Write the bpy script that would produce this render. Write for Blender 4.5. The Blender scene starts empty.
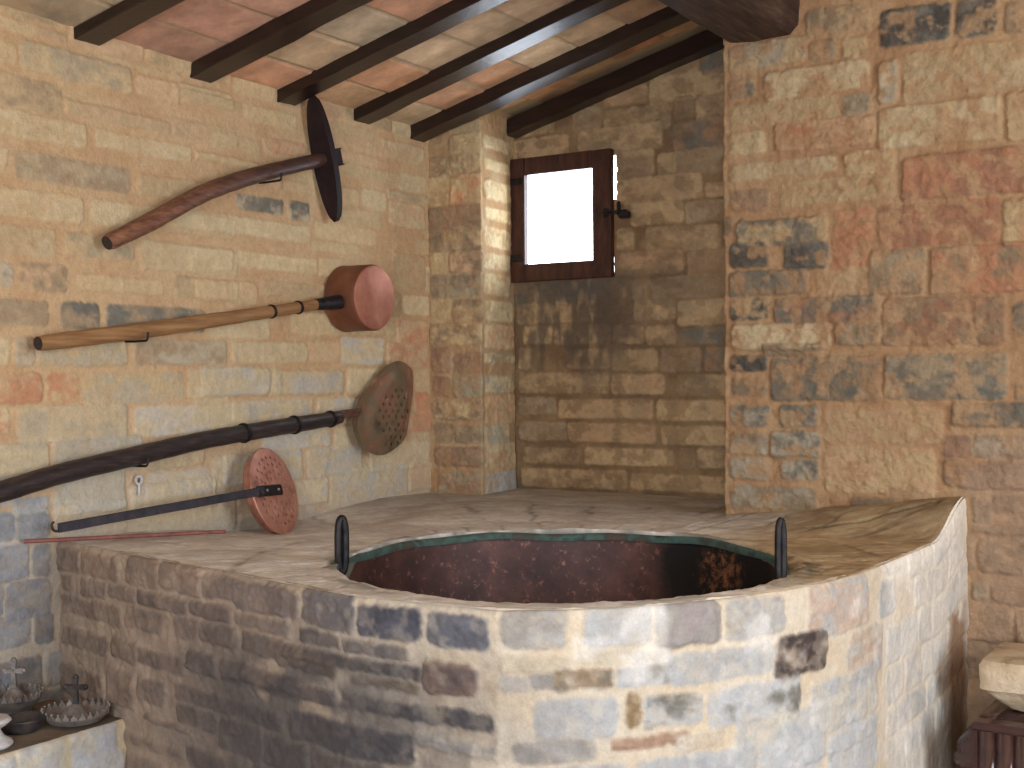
import bpy, bmesh, math, random
import numpy as np
from mathutils import Vector, Matrix
random.seed(7)
S = bpy.context.scene
COL = S.collection

# ------------------------------------------------------------------ camera
F = 1250.0
CAM = np.array([0.0, 0.0, 1.5])
_yaw = math.atan((1300 - 512) / F); _pitch = -math.atan(10 / F); _r = math.radians(-0.4)
FW = np.array([-math.sin(_yaw) * math.cos(_pitch), math.cos(_yaw) * math.cos(_pitch), math.sin(_pitch)])
_rt = np.array([math.cos(_yaw), math.sin(_yaw), 0.0]); _up = np.cross(_rt, FW)
RT = _rt * math.cos(_r) + _up * math.sin(_r); UP = -_rt * math.sin(_r) + _up * math.cos(_r)
cd = bpy.data.cameras.new('camera'); cam = bpy.data.objects.new('camera', cd); COL.objects.link(cam)
cd.sensor_width = 36; cd.lens = F / 1024 * 36; cd.clip_start = 0.05
cam.matrix_world = Matrix(((RT[0], UP[0], -FW[0], CAM[0]), (RT[1], UP[1], -FW[1], CAM[1]), (RT[2], UP[2], -FW[2], CAM[2]), (0, 0, 0, 1)))
S.camera = cam

def ray(x, y): return FW + RT * (x - 512) / F - UP * (y - 384) / F
def at(x, y, ax, val):                       # measured point on the plane  axis = val
    d = ray(x, y); return CAM + d * ((val - CAM[ax]) / d[ax])

XW = -3.47      # left wall
YP = 4.775      # pilaster face
YR = 5.14       # recess wall
XP = -3.175; XPB = -3.216     # pilaster side
YF = 4.42       # right wall
XF = -1.835     # right wall's free edge
HT = 0.96       # furnace top
SL = 0.262      # roof slope
CC = (-1.815, 3.140); CR = 0.662

# ------------------------------------------------------------------ helpers
def tag(o, label=None, cat=None, group=None, kind=None):
    if label: o['label'] = label
    if cat: o['category'] = cat
    if group: o['group'] = group
    if kind: o['kind'] = kind
    return o
def empty(name, loc, label, cat, group=None):
    o = bpy.data.objects.new(name, None); COL.objects.link(o); o.location = loc; o.empty_display_size = .05
    return tag(o, label, cat, group)
def link(name, me, mat, parent=None, smooth=True):
    o = bpy.data.objects.new(name, me); COL.objects.link(o)
    me.materials.append(mat)
    if smooth: me.polygons.foreach_set('use_smooth', [True] * len(me.polygons))
    if parent is not None:
        o.parent = parent; o.location = (0, 0, 0) if parent.parent else -Vector(parent.location)   # meshes are authored in world space
    return o
def from_bm(name, bm, mat, parent=None, smooth=True):
    bmesh.ops.recalc_face_normals(bm, faces=bm.faces)
    me = bpy.data.meshes.new(name); bm.to_mesh(me); bm.free()
    o = link(name, me, mat, parent, smooth)
    if smooth:
        me.set_sharp_from_angle(angle=math.radians(38))
    return o

_rs = np.random.RandomState(11)
_T = _rs.rand(256, 256)
def vn(x, y, seed=0):
    x = x + seed * 17.31; y = y + seed * 5.77
    xi = np.floor(x).astype(int); yi = np.floor(y).astype(int); fx = x - xi; fy = y - yi
    fx = fx * fx * (3 - 2 * fx); fy = fy * fy * (3 - 2 * fy)
    a = _T[xi & 255, yi & 255]; b = _T[(xi + 1) & 255, yi & 255]; c = _T[xi & 255, (yi + 1) & 255]; d = _T[(xi + 1) & 255, (yi + 1) & 255]
    return (a * (1 - fx) + b * fx) * (1 - fy) + (c * (1 - fx) + d * fx) * fy
def fbm(x, y, seed=0, o=4):
    s = 0; a = .5; n = 0
    for k in range(o):
        s = s + a * vn(x * 2 ** k, y * 2 ** k, seed + k * 3.1); n += a; a *= .55
    return s / n
def sstep(a, b, x):
    t = np.clip((x - a) / (b - a), 0, 1); return t * t * (3 - 2 * t)
def lin(c):
    c = np.array(c, float) / 255; return np.where(c <= .04045, c / 12.92, ((c + .055) / 1.055) ** 2.4)

def grid_mesh(name, P, col, keep=None, flip=False):
    nv, nu = P.shape[:2]
    idx = np.arange(nv * nu).reshape(nv, nu)
    q = np.stack([idx[:-1, :-1], idx[:-1, 1:], idx[1:, 1:], idx[1:, :-1]], -1)
    if flip: q = q[..., ::-1]
    q = q.reshape(-1, 4)
    if keep is not None: q = q[keep.reshape(-1)]
    used, inv = np.unique(q, return_inverse=True)
    V = P.reshape(-1, 3)[used]; Cc = col.reshape(-1, 3)[used]; q = inv.reshape(-1, 4)
    me = bpy.data.meshes.new(name)
    me.vertices.add(len(V)); me.vertices.foreach_set('co', V.astype(np.float32).ravel())
    me.loops.add(q.size); me.loops.foreach_set('vertex_index', q.astype(np.int32).ravel())
    me.polygons.add(len(q)); me.polygons.foreach_set('loop_start', np.arange(0, q.size, 4, dtype=np.int32))
    me.update(calc_edges=True)
    at_ = me.color_attributes.new('Col', 'FLOAT_COLOR', 'POINT')
    at_.data.foreach_set('color', np.concatenate([Cc, np.ones((len(Cc), 1))], 1).astype(np.float32).ravel())
    return me

# ------------------------------------------------------------------ materials
def new_mat(name):
    m = bpy.data.materials.new(name); m.use_nodes = True
    nt = m.node_tree; b = nt.nodes['Principled BSDF']; return m, nt, b
def noise_node(nt, scale, detail=4, rough=.6, coord=None):
    n = nt.nodes.new('ShaderNodeTexNoise'); n.inputs['Scale'].default_value = scale
    n.inputs['Detail'].default_value = detail; n.inputs['Roughness'].default_value = rough
    tc = nt.nodes.new('ShaderNodeTexCoord'); nt.links.new(tc.outputs['Object'], n.inputs['Vector']); return n
def bump(nt, b, scale, strength, dist=.004, detail=5):
    n = noise_node(nt, scale, detail, .65); bp = nt.nodes.new('ShaderNodeBump')
    bp.inputs['Strength'].default_value = strength; bp.inputs['Distance'].default_value = dist
    nt.links.new(n.outputs['Fac'], bp.inputs['Height']); nt.links.new(bp.outputs['Normal'], b.inputs['Normal'])
def mat_masonry(name, rough=.92, bs=.45, scale=140):
    m, nt, b = new_mat(name)
    a = nt.nodes.new('ShaderNodeVertexColor'); a.layer_name = 'Col'
    n = noise_node(nt, scale, 4, .7); r = nt.nodes.new('ShaderNodeMapRange')
    r.inputs[1].default_value = .25; r.inputs[2].default_value = .75; r.inputs[3].default_value = .91; r.inputs[4].default_value = 1.08
    nt.links.new(n.outputs['Fac'], r.inputs[0])
    n2 = noise_node(nt, scale * .28, 5, .7); r2 = nt.nodes.new('ShaderNodeMapRange')
    r2.inputs[1].default_value = .3; r2.inputs[2].default_value = .7; r2.inputs[3].default_value = .87; r2.inputs[4].default_value = 1.12; nt.links.new(n2.outputs['Fac'], r2.inputs[0])
    mu = nt.nodes.new('ShaderNodeMath'); mu.operation = 'MULTIPLY'; nt.links.new(r.outputs[0], mu.inputs[0]); nt.links.new(r2.outputs[0], mu.inputs[1])
    mx = nt.nodes.new('ShaderNodeVectorMath'); mx.operation = 'SCALE'
    nt.links.new(a.outputs['Color'], mx.inputs[0]); nt.links.new(mu.outputs[0], mx.inputs['Scale'])
    nt.links.new(mx.outputs[0], b.inputs['Base Color'])
    b.inputs['Roughness'].default_value = rough; b.inputs['Specular IOR Level'].default_value = .2
    bump(nt, b, scale * .5, bs, .012, 7)
    return m
def mat_ramp(name, stops, scale=12, rough=.6, metal=0., detail=5, bs=.2, bscale=80, stretch=None, spec=.4, bdist=.004):
    m, nt, b = new_mat(name)
    n = noise_node(nt, scale, detail, .62)
    if stretch:
        mp = nt.nodes.new('ShaderNodeMapping'); mp.inputs['Scale'].default_value = stretch
        src = n.inputs['Vector'].links[0].from_socket; nt.links.new(src, mp.inputs['Vector']); nt.links.new(mp.outputs[0], n.inputs['Vector'])
    cr = nt.nodes.new('ShaderNodeValToRGB'); e = cr.color_ramp.elements
    while len(e) < len(stops): e.new(.5)
    for k, (p, c) in enumerate(stops):
        e[k].position = p; e[k].color = (*lin(c), 1)
    nt.links.new(n.outputs['Fac'], cr.inputs['Fac']); nt.links.new(cr.outputs['Color'], b.inputs['Base Color'])
    b.inputs['Roughness'].default_value = rough; b.inputs['Metallic'].default_value = metal; b.inputs['Specular IOR Level'].default_value = spec
    if bs: bump(nt, b, bscale, bs, bdist)
    return m
M_WALL = mat_masonry('sandstone_masonry', .92, .6)
M_WASH = mat_masonry('limewashed_masonry', .95, .35)
M_TOP = mat_masonry('worn_mortar', .85, .4, 90)
M_TILE = mat_masonry('terracotta_tile', .9, .25, 60)
M_BEAM = mat_ramp('dark_varnished_wood', [(.3, (20, 12, 10)), (.55, (35, 21, 17)), (.75, (52, 31, 24))], 9, .33, 0, 5, .35, 40, (.6, 6, 6), .55)
M_OLDBEAM = mat_ramp('rough_old_timber', [(.3, (40, 27, 20)), (.55, (70, 50, 38)), (.8, (112, 90, 68))], 7, .75, 0, 6, .6, 30, (6, .7, 6), .3)
M_SASH = mat_ramp('brown_sash_wood', [(.3, (44, 24, 18)), (.7, (84, 48, 34))], 10, .5, 0, 4, .3, 60, (4, 4, 1), .4)
M_IRON = mat_ramp('black_iron', [(.3, (24, 23, 25)), (.7, (58, 52, 50))], 40, .5, .6, 4, .3, 150)
M_IRONB = mat_ramp('steel_blue_bar', [(.3, (48, 48, 56)), (.7, (78, 72, 76))], 30, .5, .5, 4, .2, 150)
M_RUST = mat_ramp('rusty_iron', [(.3, (72, 44, 36)), (.7, (120, 84, 66))], 40, .65, .4, 4, .3, 150)
M_COPPER = mat_ramp('worn_copper', [(.3, (164, 100, 78)), (.6, (186, 124, 100)), (.8, (204, 152, 128))], 14, .6, .6, 5, .12, 60)
M_COPDARK = mat_ramp('brown_copper', [(.3, (112, 72, 54)), (.6, (138, 90, 68)), (.8, (160, 110, 84))], 8, .5, .6, 5, .1, 60)
M_COPSKIM = mat_ramp('perforated_pink_copper', [(.28, (124, 90, 80)), (.45, (190, 132, 112)), (.75, (218, 164, 142))], 16, .5, .55, 5, .2, 80)
M_BRASS = mat_ramp('stained_brass_sheet', [(.28, (76, 62, 50)), (.45, (118, 100, 76)), (.6, (140, 98, 76)), (.78, (182, 166, 146))], 9, .45, .22, 5, .2, 70)
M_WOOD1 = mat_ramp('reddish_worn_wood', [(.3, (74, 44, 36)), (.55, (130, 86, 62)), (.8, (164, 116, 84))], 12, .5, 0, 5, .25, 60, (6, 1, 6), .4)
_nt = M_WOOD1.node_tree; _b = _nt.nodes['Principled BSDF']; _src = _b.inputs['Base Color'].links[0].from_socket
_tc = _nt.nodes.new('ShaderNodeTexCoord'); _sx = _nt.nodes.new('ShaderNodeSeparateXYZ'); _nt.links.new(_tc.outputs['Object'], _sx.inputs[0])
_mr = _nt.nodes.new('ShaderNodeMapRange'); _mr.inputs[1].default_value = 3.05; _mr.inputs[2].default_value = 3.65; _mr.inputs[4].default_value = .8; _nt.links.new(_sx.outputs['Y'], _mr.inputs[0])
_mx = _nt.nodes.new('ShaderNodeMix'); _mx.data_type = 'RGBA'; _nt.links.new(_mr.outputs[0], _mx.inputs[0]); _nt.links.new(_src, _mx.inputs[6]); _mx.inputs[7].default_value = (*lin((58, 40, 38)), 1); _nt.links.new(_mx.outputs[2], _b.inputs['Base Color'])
M_WOOD2 = mat_ramp('honey_worn_wood', [(.25, (118, 82, 52)), (.5, (148, 108, 68)), (.8, (178, 138, 94))], 9, .6, 0, 4, .25, 60, (7, .5, 7), .3)
M_WOOD3 = mat_ramp('blackened_wood', [(.3, (30, 25, 26)), (.58, (54, 44, 42)), (.8, (112, 78, 60))], 14, .45, 0, 5, .3, 60, (7, 1, 7), .4)
M_BLADE = mat_ramp('dark_oiled_wood', [(.3, (26, 18, 18)), (.7, (50, 34, 34))], 10, .65, 0, 4, .2, 60, (3, 3, 1), .2)
M_RED = mat_ramp('red_painted_rod', [(.3, (104, 58, 54)), (.7, (148, 92, 84))], 30, .5, 0, 4, .1, 80)
M_GREEN = mat_ramp('verdigris_copper', [(.36, (44, 46, 42)), (.48, (74, 98, 88)), (.60, (62, 66, 58)), (.75, (92, 72, 58))], 9, .7, .2, 5, .4, 60)
M_PEWTER = mat_ramp('grey_pewter', [(.3, (112, 106, 102)), (.7, (176, 168, 160))], 25, .5, .5, 4, .2, 90)
M_PEWDARK = mat_ramp('darkened_pewter', [(.3, (52, 48, 48)), (.7, (98, 90, 86))], 25, .5, .5, 4, .2, 90)
M_CREAM = mat_ramp('chalky_white_metal', [(.3, (176, 172, 168)), (.7, (216, 210, 204))], 20, .6, 0, 4, .2, 80)
M_STONE = mat_ramp('pale_rough_limestone', [(.28, (134, 112, 86)), (.46, (184, 162, 132)), (.75, (212, 194, 166))], 9, .95, 0, 6, .8, 45, None, .2, .012)
M_GLAZE = mat_ramp('brown_glaze', [(.3, (48, 31, 30)), (.7, (74, 50, 46))], 8, .12, 0, 3, .06, 40, None, .6)
M_PLAIN = mat_ramp('plain_plaster', [(.3, (176, 152, 116)), (.7, (204, 180, 142))], 5, .95, 0, 5, .4, 40, None, .2)
M_FLOOR = mat_ramp('worn_cotto_floor', [(.3, (132, 104, 82)), (.7, (176, 146, 118))], 6, .8, 0, 5, .3, 40, None, .3)

# ------------------------------------------------------------------ masonry
PAL = dict(
    b=(206, 178, 132), p=(218, 198, 156), o=(210, 170, 130), r=(202, 144, 106), g=(168, 154, 126), d=(118, 114, 102), k=(80, 77, 71), w=(194, 194, 190),
    l=(182, 174, 152), u=(160, 124, 98), m=(190, 150, 104), n=(146, 124, 98))
def cidx(c): return np.array(PAL[c] if isinstance(c, str) else c, float)

class Wall:
    """A run of masonry along a plan polyline: bricks are (u0,u1,z0,z1,colour,colour2,blotch)"""
    def __init__(s, path, z0, z1, side, mean=(190, 165, 125), k=1.0, gain=1.0, smear=.5):
        s.path = np.array(path, float); s.z0 = z0; s.z1 = z1; s.side = side
        d = np.diff(s.path, axis=0); s.L = np.hypot(d[:, 0], d[:, 1]); s.cum = np.concatenate([[0], np.cumsum(s.L)]); s.d = d / s.L[:, None]
        s.bricks = []; s.mean = np.array(mean, float); s.k = k; s.gain = gain; s.smear = smear
    def tone(s, c):
        v = cidx(c)
        if not (isinstance(c, str) and c in 'dkr'): v = s.mean + (v - s.mean) * s.k
        return v * s.gain
    def uz(s, x, y):
        r = ray(x, y); best = None
        for k in range(len(s.L)):
            n = np.array([-s.d[k][1], s.d[k][0], 0]); p0 = np.array([*s.path[k], 0])
            den = r @ n
            if den * s.side > -1e-6: continue
            t = ((p0 - CAM) @ n) / den
            if t <= 0: continue
            P = CAM + r * t; w = (P[:2] - s.path[k]) @ s.d[k]
            over = max(0, -w if k > 0 else 0, w - s.L[k] if k < len(s.L) - 1 else 0)
            if best is None or over < best[0]: best = (over, s.cum[k] + w, P[2])
        return best[1], best[2]
    def crop(s, ox, oy, sc, items):
        for it in items:
            x0, y0, x1, y1, c = it[:5]; c2 = it[5] if len(it) > 5 else c; bl = it[6] if len(it) > 6 else .5
            a = s.uz(ox + x0 * sc, oy + y0 * sc); b = s.uz(ox + x1 * sc, oy + y1 * sc)
            u0, u1 = sorted((a[0], b[0])); z0, z1 = sorted((a[1], b[1]))
            if z1 - z0 > .012 and u1 - u0 > .015: s.bricks.append((u0, u1, z0, z1, s.tone(c), s.tone(c2), bl))
    def fill(s, u0, u1, z0, z1, rh, bw, cols, gap=.014):
        base = list(s.bricks); rnd = random.Random(hash((round(u0, 2), round(z0, 2))) & 0xffff)
        z = z0
        while z < z1 - .02:
            h = rh * rnd.uniform(.85, 1.15); u = u0 - rnd.uniform(0, bw)
            while u < u1:
                w = bw * rnd.uniform(.55, 1.3)
                a, b, c, d = max(u, u0), min(u + w - gap, u1), z, min(z + h - gap, z1)
                for (p, q, e, f, *_r) in base:                     # trim against the bricks already laid
                    if a < q + gap and b > p - gap and c < f + gap and d > e - gap:
                        ov = [(q + gap - a, 0), (b - p + gap, 1), (f + gap - c, 2), (d - e + gap, 3)]
                        k = min(ov)[1]
                        if k == 0: a = q + gap
                        elif k == 1: b = p - gap
                        elif k == 2: c = f + gap
                        else: d = e - gap
                if b - a > .05 and d - c > .03:
                    cc = s.tone(rnd.choice(cols)); s.bricks.append((a, b, c, d, cc, cc * rnd.uniform(.85, 1.0), .5))
                u += w
            z += h
    def build(s, name, mat, mortar, us, zs, relief=.005, wob=.006, soft=.007, seed=1, parent=None, hole=None, stain=None, rough=.004, topfade=None, mort2=None, corner=.02, big=.012, edge=None):
        us = np.asarray(us); zs = np.asarray(zs)
        U, Z = np.meshgrid(us, zs)
        m1 = cidx(mortar); m2 = cidx(mort2) if mort2 is not None else m1 * .9
        f1 = fbm(U * 9, Z * 9, seed); f2 = fbm(U * 55, Z * 55, seed + 9)
        t = sstep(.35, .65, f1)[..., None]
        col = m1 * (1 - t) + m2 * t
        H = (fbm(U * 3, Z * 3, seed + 4) - .5) * big + (fbm(U * 24, Z * 24, seed + 5) - .5) * rough * 2 + (f2 - .5) * rough
        W1 = (fbm(U * 16, Z * 16, seed + 6) - .5) * wob * 2.2; W2 = (fbm(U * 13, Z * 13, seed + 7) - .5) * wob * 1.8
        W3 = (fbm(U * 70, Z * 70, seed + 16, 2) - .5) * wob * 1.2
        for k, (u0, u1, z0, z1, c1, c2, bl) in enumerate(s.bricks):
            i0, i1 = np.searchsorted(us, [u0 - .04, u1 + .04]); j0, j1 = np.searchsorted(zs, [z0 - .04, z1 + .04])
            if i1 - i0 < 2 or j1 - j0 < 2: continue
            sl = (slice(j0, j1), slice(i0, i1)); rng = np.random.RandomState(k * 7 + seed)
            tilt = rng.uniform(-.012, .012)
            u = U[sl] + W1[sl] + W3[sl]; z = Z[sl] + W2[sl] + W3[sl] + (U[sl] - (u0 + u1) / 2) * tilt
            hx = (u1 - u0) / 2; hz = (z1 - z0) / 2; rr = min(.02, hz * .45)
            qx = np.abs(u - (u0 + u1) / 2) - hx + rr; qz = np.abs(z - (z0 + z1) / 2) - hz + rr
            dd = np.hypot(np.maximum(qx, 0), np.maximum(qz, 0)) + np.minimum(np.maximum(qx, qz), 0) - rr
            m = sstep(-soft, soft * .7, -dd)
            n = fbm(U[sl] * 14 + k * 3.7, Z[sl] * 22, seed + 20); n3 = fbm(U[sl] * 40 + k, Z[sl] * 40, seed + 22)
            tt = sstep(bl - .15, bl + .15, n * .75 + n3 * .25)[..., None]
            bc = (c1 * (1 - tt) + c2 * tt) * (1 + rng.uniform(-.04, .04) + (n3[..., None] - .5) * .11)
            mm = (m * (.95 - s.smear * sstep(.52, .36, fbm(U[sl] * 19 + 7, Z[sl] * 23 + k, seed + 31))))[..., None]
            col[sl] = col[sl] * (1 - mm) + bc * mm
            H[sl] += m * relief * rng.uniform(.3, 1.3) + m * (n3 - .5) * rough * 1.6
        if stain is not None: col = stain(U, Z, col)
        # geometry
        k = np.clip(np.searchsorted(s.cum, us, 'right') - 1, 0, len(s.L) - 1)
        base = s.path[k] + s.d[k] * (us - s.cum[k])[:, None]
        nr = np.stack([-s.d[:, 1], s.d[:, 0]], 1) * s.side
        N = nr[k].copy()
        for j in range(1, len(s.L)):                               # ease the normal around plan corners
            w = us - s.cum[j]; sel = np.abs(w) < corner
            tt = (w[sel] / corner * .5 + .5)[:, None]; v = nr[j - 1] * (1 - tt) + nr[j] * tt; N[sel] = v / np.linalg.norm(v, axis=1)[:, None]
        if topfade is not None: H = topfade(U, Z, H)
        P = np.zeros(U.shape + (3,)); P[..., 0] = base[None, :, 0] + N[None, :, 0] * H; P[..., 1] = base[None, :, 1] + N[None, :, 1] * H; P[..., 2] = Z
        if edge is not None: P = edge(U, Z, P)
        keep = None
        if hole is not None:
            Uc = (U[:-1, :-1] + U[1:, 1:]) / 2; Zc = (Z[:-1, :-1] + Z[1:, 1:]) / 2; keep = ~hole(Uc, Zc)
        me = grid_mesh(name, P, lin(np.clip(col, 0, 255)), keep, flip=(s.side < 0))
        return link(name, me, mat, parent)
def axis(*segs):                               # (start, stop, step) runs joined
    out = []
    for a, b, st in segs: out += list(np.arange(a, b - 1e-6, st))
    out.append(segs[-1][1]); return np.array(out)

# ---- left wall:  u runs along +Y from Y=-1.2
LW = Wall([(XW, -1.2), (XW, 5.3)], 0, 2.9, -1, (206, 178, 138), .6, .98, .22)
q = .21484
LW.crop(0, 0, q, [(-60, 60, 165, 172, 'b'), (170, 128, 310, 205, 'o'), (-80, 165, 75, 300, 'b', 'o'), (92, 185, 612, 440, 'g', 'b', .55), (640, 345, 830, 482, 'o'), (836, 385, 1080, 520, 'b'), (480, 255, 840, 368, 'b'),
    (-60, 322, 288, 540, 'b', 'n', .6), (300, 462, 788, 625, 'b', 'o', .55), (808, 545, 1100, 690, 'b', 'o'), (-60, 490, 398, 695, 'b', 'p'), (442, 600, 888, 760, 'p', 'b'), (912, 705, 1200, 790, 'b'), (-60, 670, 30, 770, 'p')])
LW.crop(0, 160, q, [(65, -45, 598, 160, 'n', 'g', .5), (640, 60, 960, 205, 'b', 'o', .6), (-60, 115, 390, 300, 'p', 'b'), (425, 180, 740, 335, 'p', 'b'), (760, 230, 1090, 370, 'b'), (-60, 295, 255, 455, 'b', 'p'), (298, 335, 618, 468, 'g', 'b', .55),
    (650, 375, 1100, 545, 'p', 'b'), (-30, 480, 60, 595, 'l', 'd', .6), (85, 475, 315, 620, 'n', 'o', .45), (365, 530, 760, 628, 'b'), (812, 540, 1100, 655, 'b', 'n', .6), (-60, 645, 222, 775, 'g', 'n'), (280, 660, 464, 792, 'd', 'n', .55), (496, 672, 950, 800, 'n', 'd', .5)])
LW.crop(0, 320, q, [(-20, 75, 40, 205, 'p'), (66, 78, 158, 212, 'l', 'n'), (166, 90, 590, 212, 'b', 'l'), (625, 90, 1050, 208, 'l', 'n', .55), (-60, 248, 190, 385, 'r', 'o', .5), (216, 245, 360, 380, 'r', 'b', .45), (386, 250, 850, 376, 'b', 'l'),
    (872, 225, 1300, 350, 'p'), (-60, 415, 40, 525, 'r', 'p', .5), (82, 405, 590, 545, 'p', 'l', .55), (626, 405, 1160, 518, 'w', 'p', .5), (-60, 585, 225, 708, 'p', 'l'), (246, 560, 655, 692, 'l', 'w'), (-60, 740, 90, 860, 'w'), (600, 770, 1000, 860, 'w', 'p')])
LW.crop(0, 240, .41992, [(126, 560, 296, 640, 'w', 'l'), (345, 556, 500, 606, 'w', 'p'), (-40, 655, 118, 716, 'w', 'l'), (132, 636, 300, 690, 'w', 'p'), (310, 625, 560, 690, 'p'), (505, 520, 590, 600, 'w', 'p')])
LW.crop(220, 80, q, [(-220, 30, 100, 150, 'b', 'o'), (110, 108, 356, 238, 'b'), (520, 190, 715, 330, 'b', 'o'), (735, 270, 945, 400, 'o', 'p', .55), (-30, 240, 185, 350, 'b'), (205, 262, 396, 372, 'r', 'o', .4), (565, 380, 830, 492, 'b'),
    (830, 430, 955, 530, 'p'), (300, 468, 420, 530, 'b'), (72, 528, 290, 632, 'd', 'l', .52), (318, 560, 412, 665, 'd', 'l', .55), (560, 500, 640, 590, 'b'), (656, 505, 770, 612, 'p'), (785, 560, 950, 700, 'o', 'p'), (-250, 590, 420, 760, 'p', 'b'), (440, 660, 720, 770, 'b')])
LW.crop(220, 240, q, [(-150, 20, 50, 150, 'b', 'p'), (72, 50, 450, 160, 'b', 'p'), (460, 80, 600, 180, 'b'), (800, 60, 950, 240, 'o', 'b'), (-120, 180, 170, 300, 'b', 'o'), (190, 188, 490, 275, 'o', 'b'), (850, 255, 972, 352, 'p'), (330, 335, 600, 445, 'b'),
    (820, 372, 962, 482, 'o', 'r', .6), (50, 470, 402, 572, 'p'), (406, 472, 556, 568, 'b', 'o'), (560, 452, 760, 582, 'p', 'w'), (780, 480, 965, 600, 'r', 'o', .45), (-90, 590, 225, 718, 'p', 'w'), (242, 612, 572, 712, 'p', 'w'), (590, 600, 780, 712, 'p'), (905, 600, 972, 700, 'b')])
LW.crop(220, 380, q, [(-130, 85, 45, 205, 'p'), (56, 100, 430, 205, 'w', 'p', .45), (446, 88, 640, 192, 'w', 'p'), (905, 60, 972, 150, 'r', (214, 122, 80)), (890, 160, 978, 235, 'r', (214, 122, 80)), (200, 240, 512, 305, 'w', 'p', .55), (530, 220, 700, 312, 'p'),
    (890, 245, 995, 370, 'b', 'o'), (15, 350, 382, 455, 'p', 'w'), (406, 325, 656, 428, 'w', 'p', .5), (696, 305, 970, 400, 'p', 'b'), (350, 468, 500, 565, 'w', 'p'), (512, 420, 872, 548, 'p', 'w'), (880, 395, 1000, 500, 'b', 'o'), (370, 595, 440, 640, 'w')])
g1 = (150, 152, 156); g2 = (130, 132, 136); g3 = (170, 172, 172); LW.k = 1
LW.crop(0, 500, .1823, [(75, 0, 270, 55, g1, g3), (-40, 85, 78, 218, g1, g2), (86, 82, 265, 205, g2, g1), (-80, 262, 155, 430, g1, g2), (175, 250, 276, 412, g2, (120, 118, 114), .5), (-80, 470, 20, 640, g1), (30, 462, 280, 622, g1, g2, .5), (-80, 665, 165, 790, g3, g1), (182, 630, 292, 775, g2, g1)])
LW.k = .6
LW.k = 1; LW.fill(0.2, 3.93, .0, .93, .125, .26, [g1, g1, g2, g3]); LW.k = .6
LW.fill(0.2, 6.4, .0, 2.75, .125, .34, ['b', 'p', 'o', 'b'])
def st_left(U, Z, c):                            # paler, greyer tone on the lower courses
    t = (sstep(1.55, .9, Z) * sstep(.75, .97, Z) * (.35 + .5 * fbm(U * 3, Z * 3, 44)))[..., None]
    c = c * (1 - t * .42) + np.array((190, 190, 186.)) * t * .42
    t2 = (sstep(1.0, .88, Z) * .8 * sstep(25, 55, c[..., 0] - c[..., 2]))[..., None]
    return c * (1 - t2) + np.array((190, 184, 172.)) * t2
wl = LW.build('wall_left', M_WALL, (204, 170, 128), axis((0, 3.0, .03), (3.0, 6.0, .0055), (6.0, 6.5, .05)), axis((0, .3, .03), (.3, 2.72, .0055), (2.72, 2.9, .03)), .0070, .006, .007, 3, mort2=(198, 160, 118), stain=st_left, rough=.0022)
tag(wl, kind='structure')

# ---- pilaster in the corner
PW = Wall([(XW - .05, YP), (XP, YP), (XPB, YR + .04)], 0, 3, -1, (180, 152, 112), .95)  # front bricks kept darker than the side: shade put into their colour
q = .2604
PW.crop(415, 110, q, [(135, 95, 256, 175, 'b'), (60, 185, 256, 250, 'n', 'b'), (50, 260, 130, 370, 'b'), (136, 255, 256, 362, 'b', 'r', .55), (55, 376, 254, 446, 'u', 'n'), (55, 455, 114, 542, 'n'), (130, 452, 256, 542, 'n', 'b'), (60, 552, 128, 630, 'b'), (136, 546, 258, 622, 'n', 'o'),
    (60, 640, 258, 712, 'n', 'g'), (266, 92, 362, 172, 'p'), (266, 182, 362, 252, 'p', 'b'), (266, 262, 364, 362, 'p'), (266, 370, 364, 440, 'p'), (266, 447, 366, 540, 'p'), (266, 547, 366, 622, 'p'), (266, 628, 366, 716, 'p')])
PW.crop(415, 300, q, [(60, 0, 138, 86, 'b'), (146, 0, 260, 86, 'b', 'n'), (60, 96, 260, 170, 'b', 'n'), (66, 182, 140, 280, 'u'), (150, 202, 260, 280, 'u', 'n'), (146, 292, 262, 372, 'g'), (70, 292, 136, 372, 'u'), (72, 382, 262, 460, 'n', 'b'), (80, 470, 148, 550, 'n'), (155, 482, 262, 550, 'g', 'n'),
    (80, 562, 262, 642, 'n', 'u'), (92, 652, 262, 742, 'g', 'u'), (268, 0, 376, 86, 'p'), (268, 92, 380, 190, 'p', 'o'), (268, 202, 382, 242, 'g', 'p'), (268, 292, 382, 352, 'l', 'p'), (268, 370, 386, 470, 'o', 'b'), (268, 482, 360, 552, 'l', 'p'), (268, 562, 386, 660, 'o', 'p'), (270, 672, 386, 740, 'w')])
L1 = PW.cum[1]
pw = PW.build('wall_corner', M_WALL, (184, 156, 118), axis((0, L1 + .35, .0055)), axis((.6, .9, .03), (.9, 2.8, .0055), (2.8, 3.0, .03)), .006, .007, .008, 21, mort2=(178, 142, 102), rough=.005, corner=.03, big=.018)
tag(pw, kind='structure')

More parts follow.
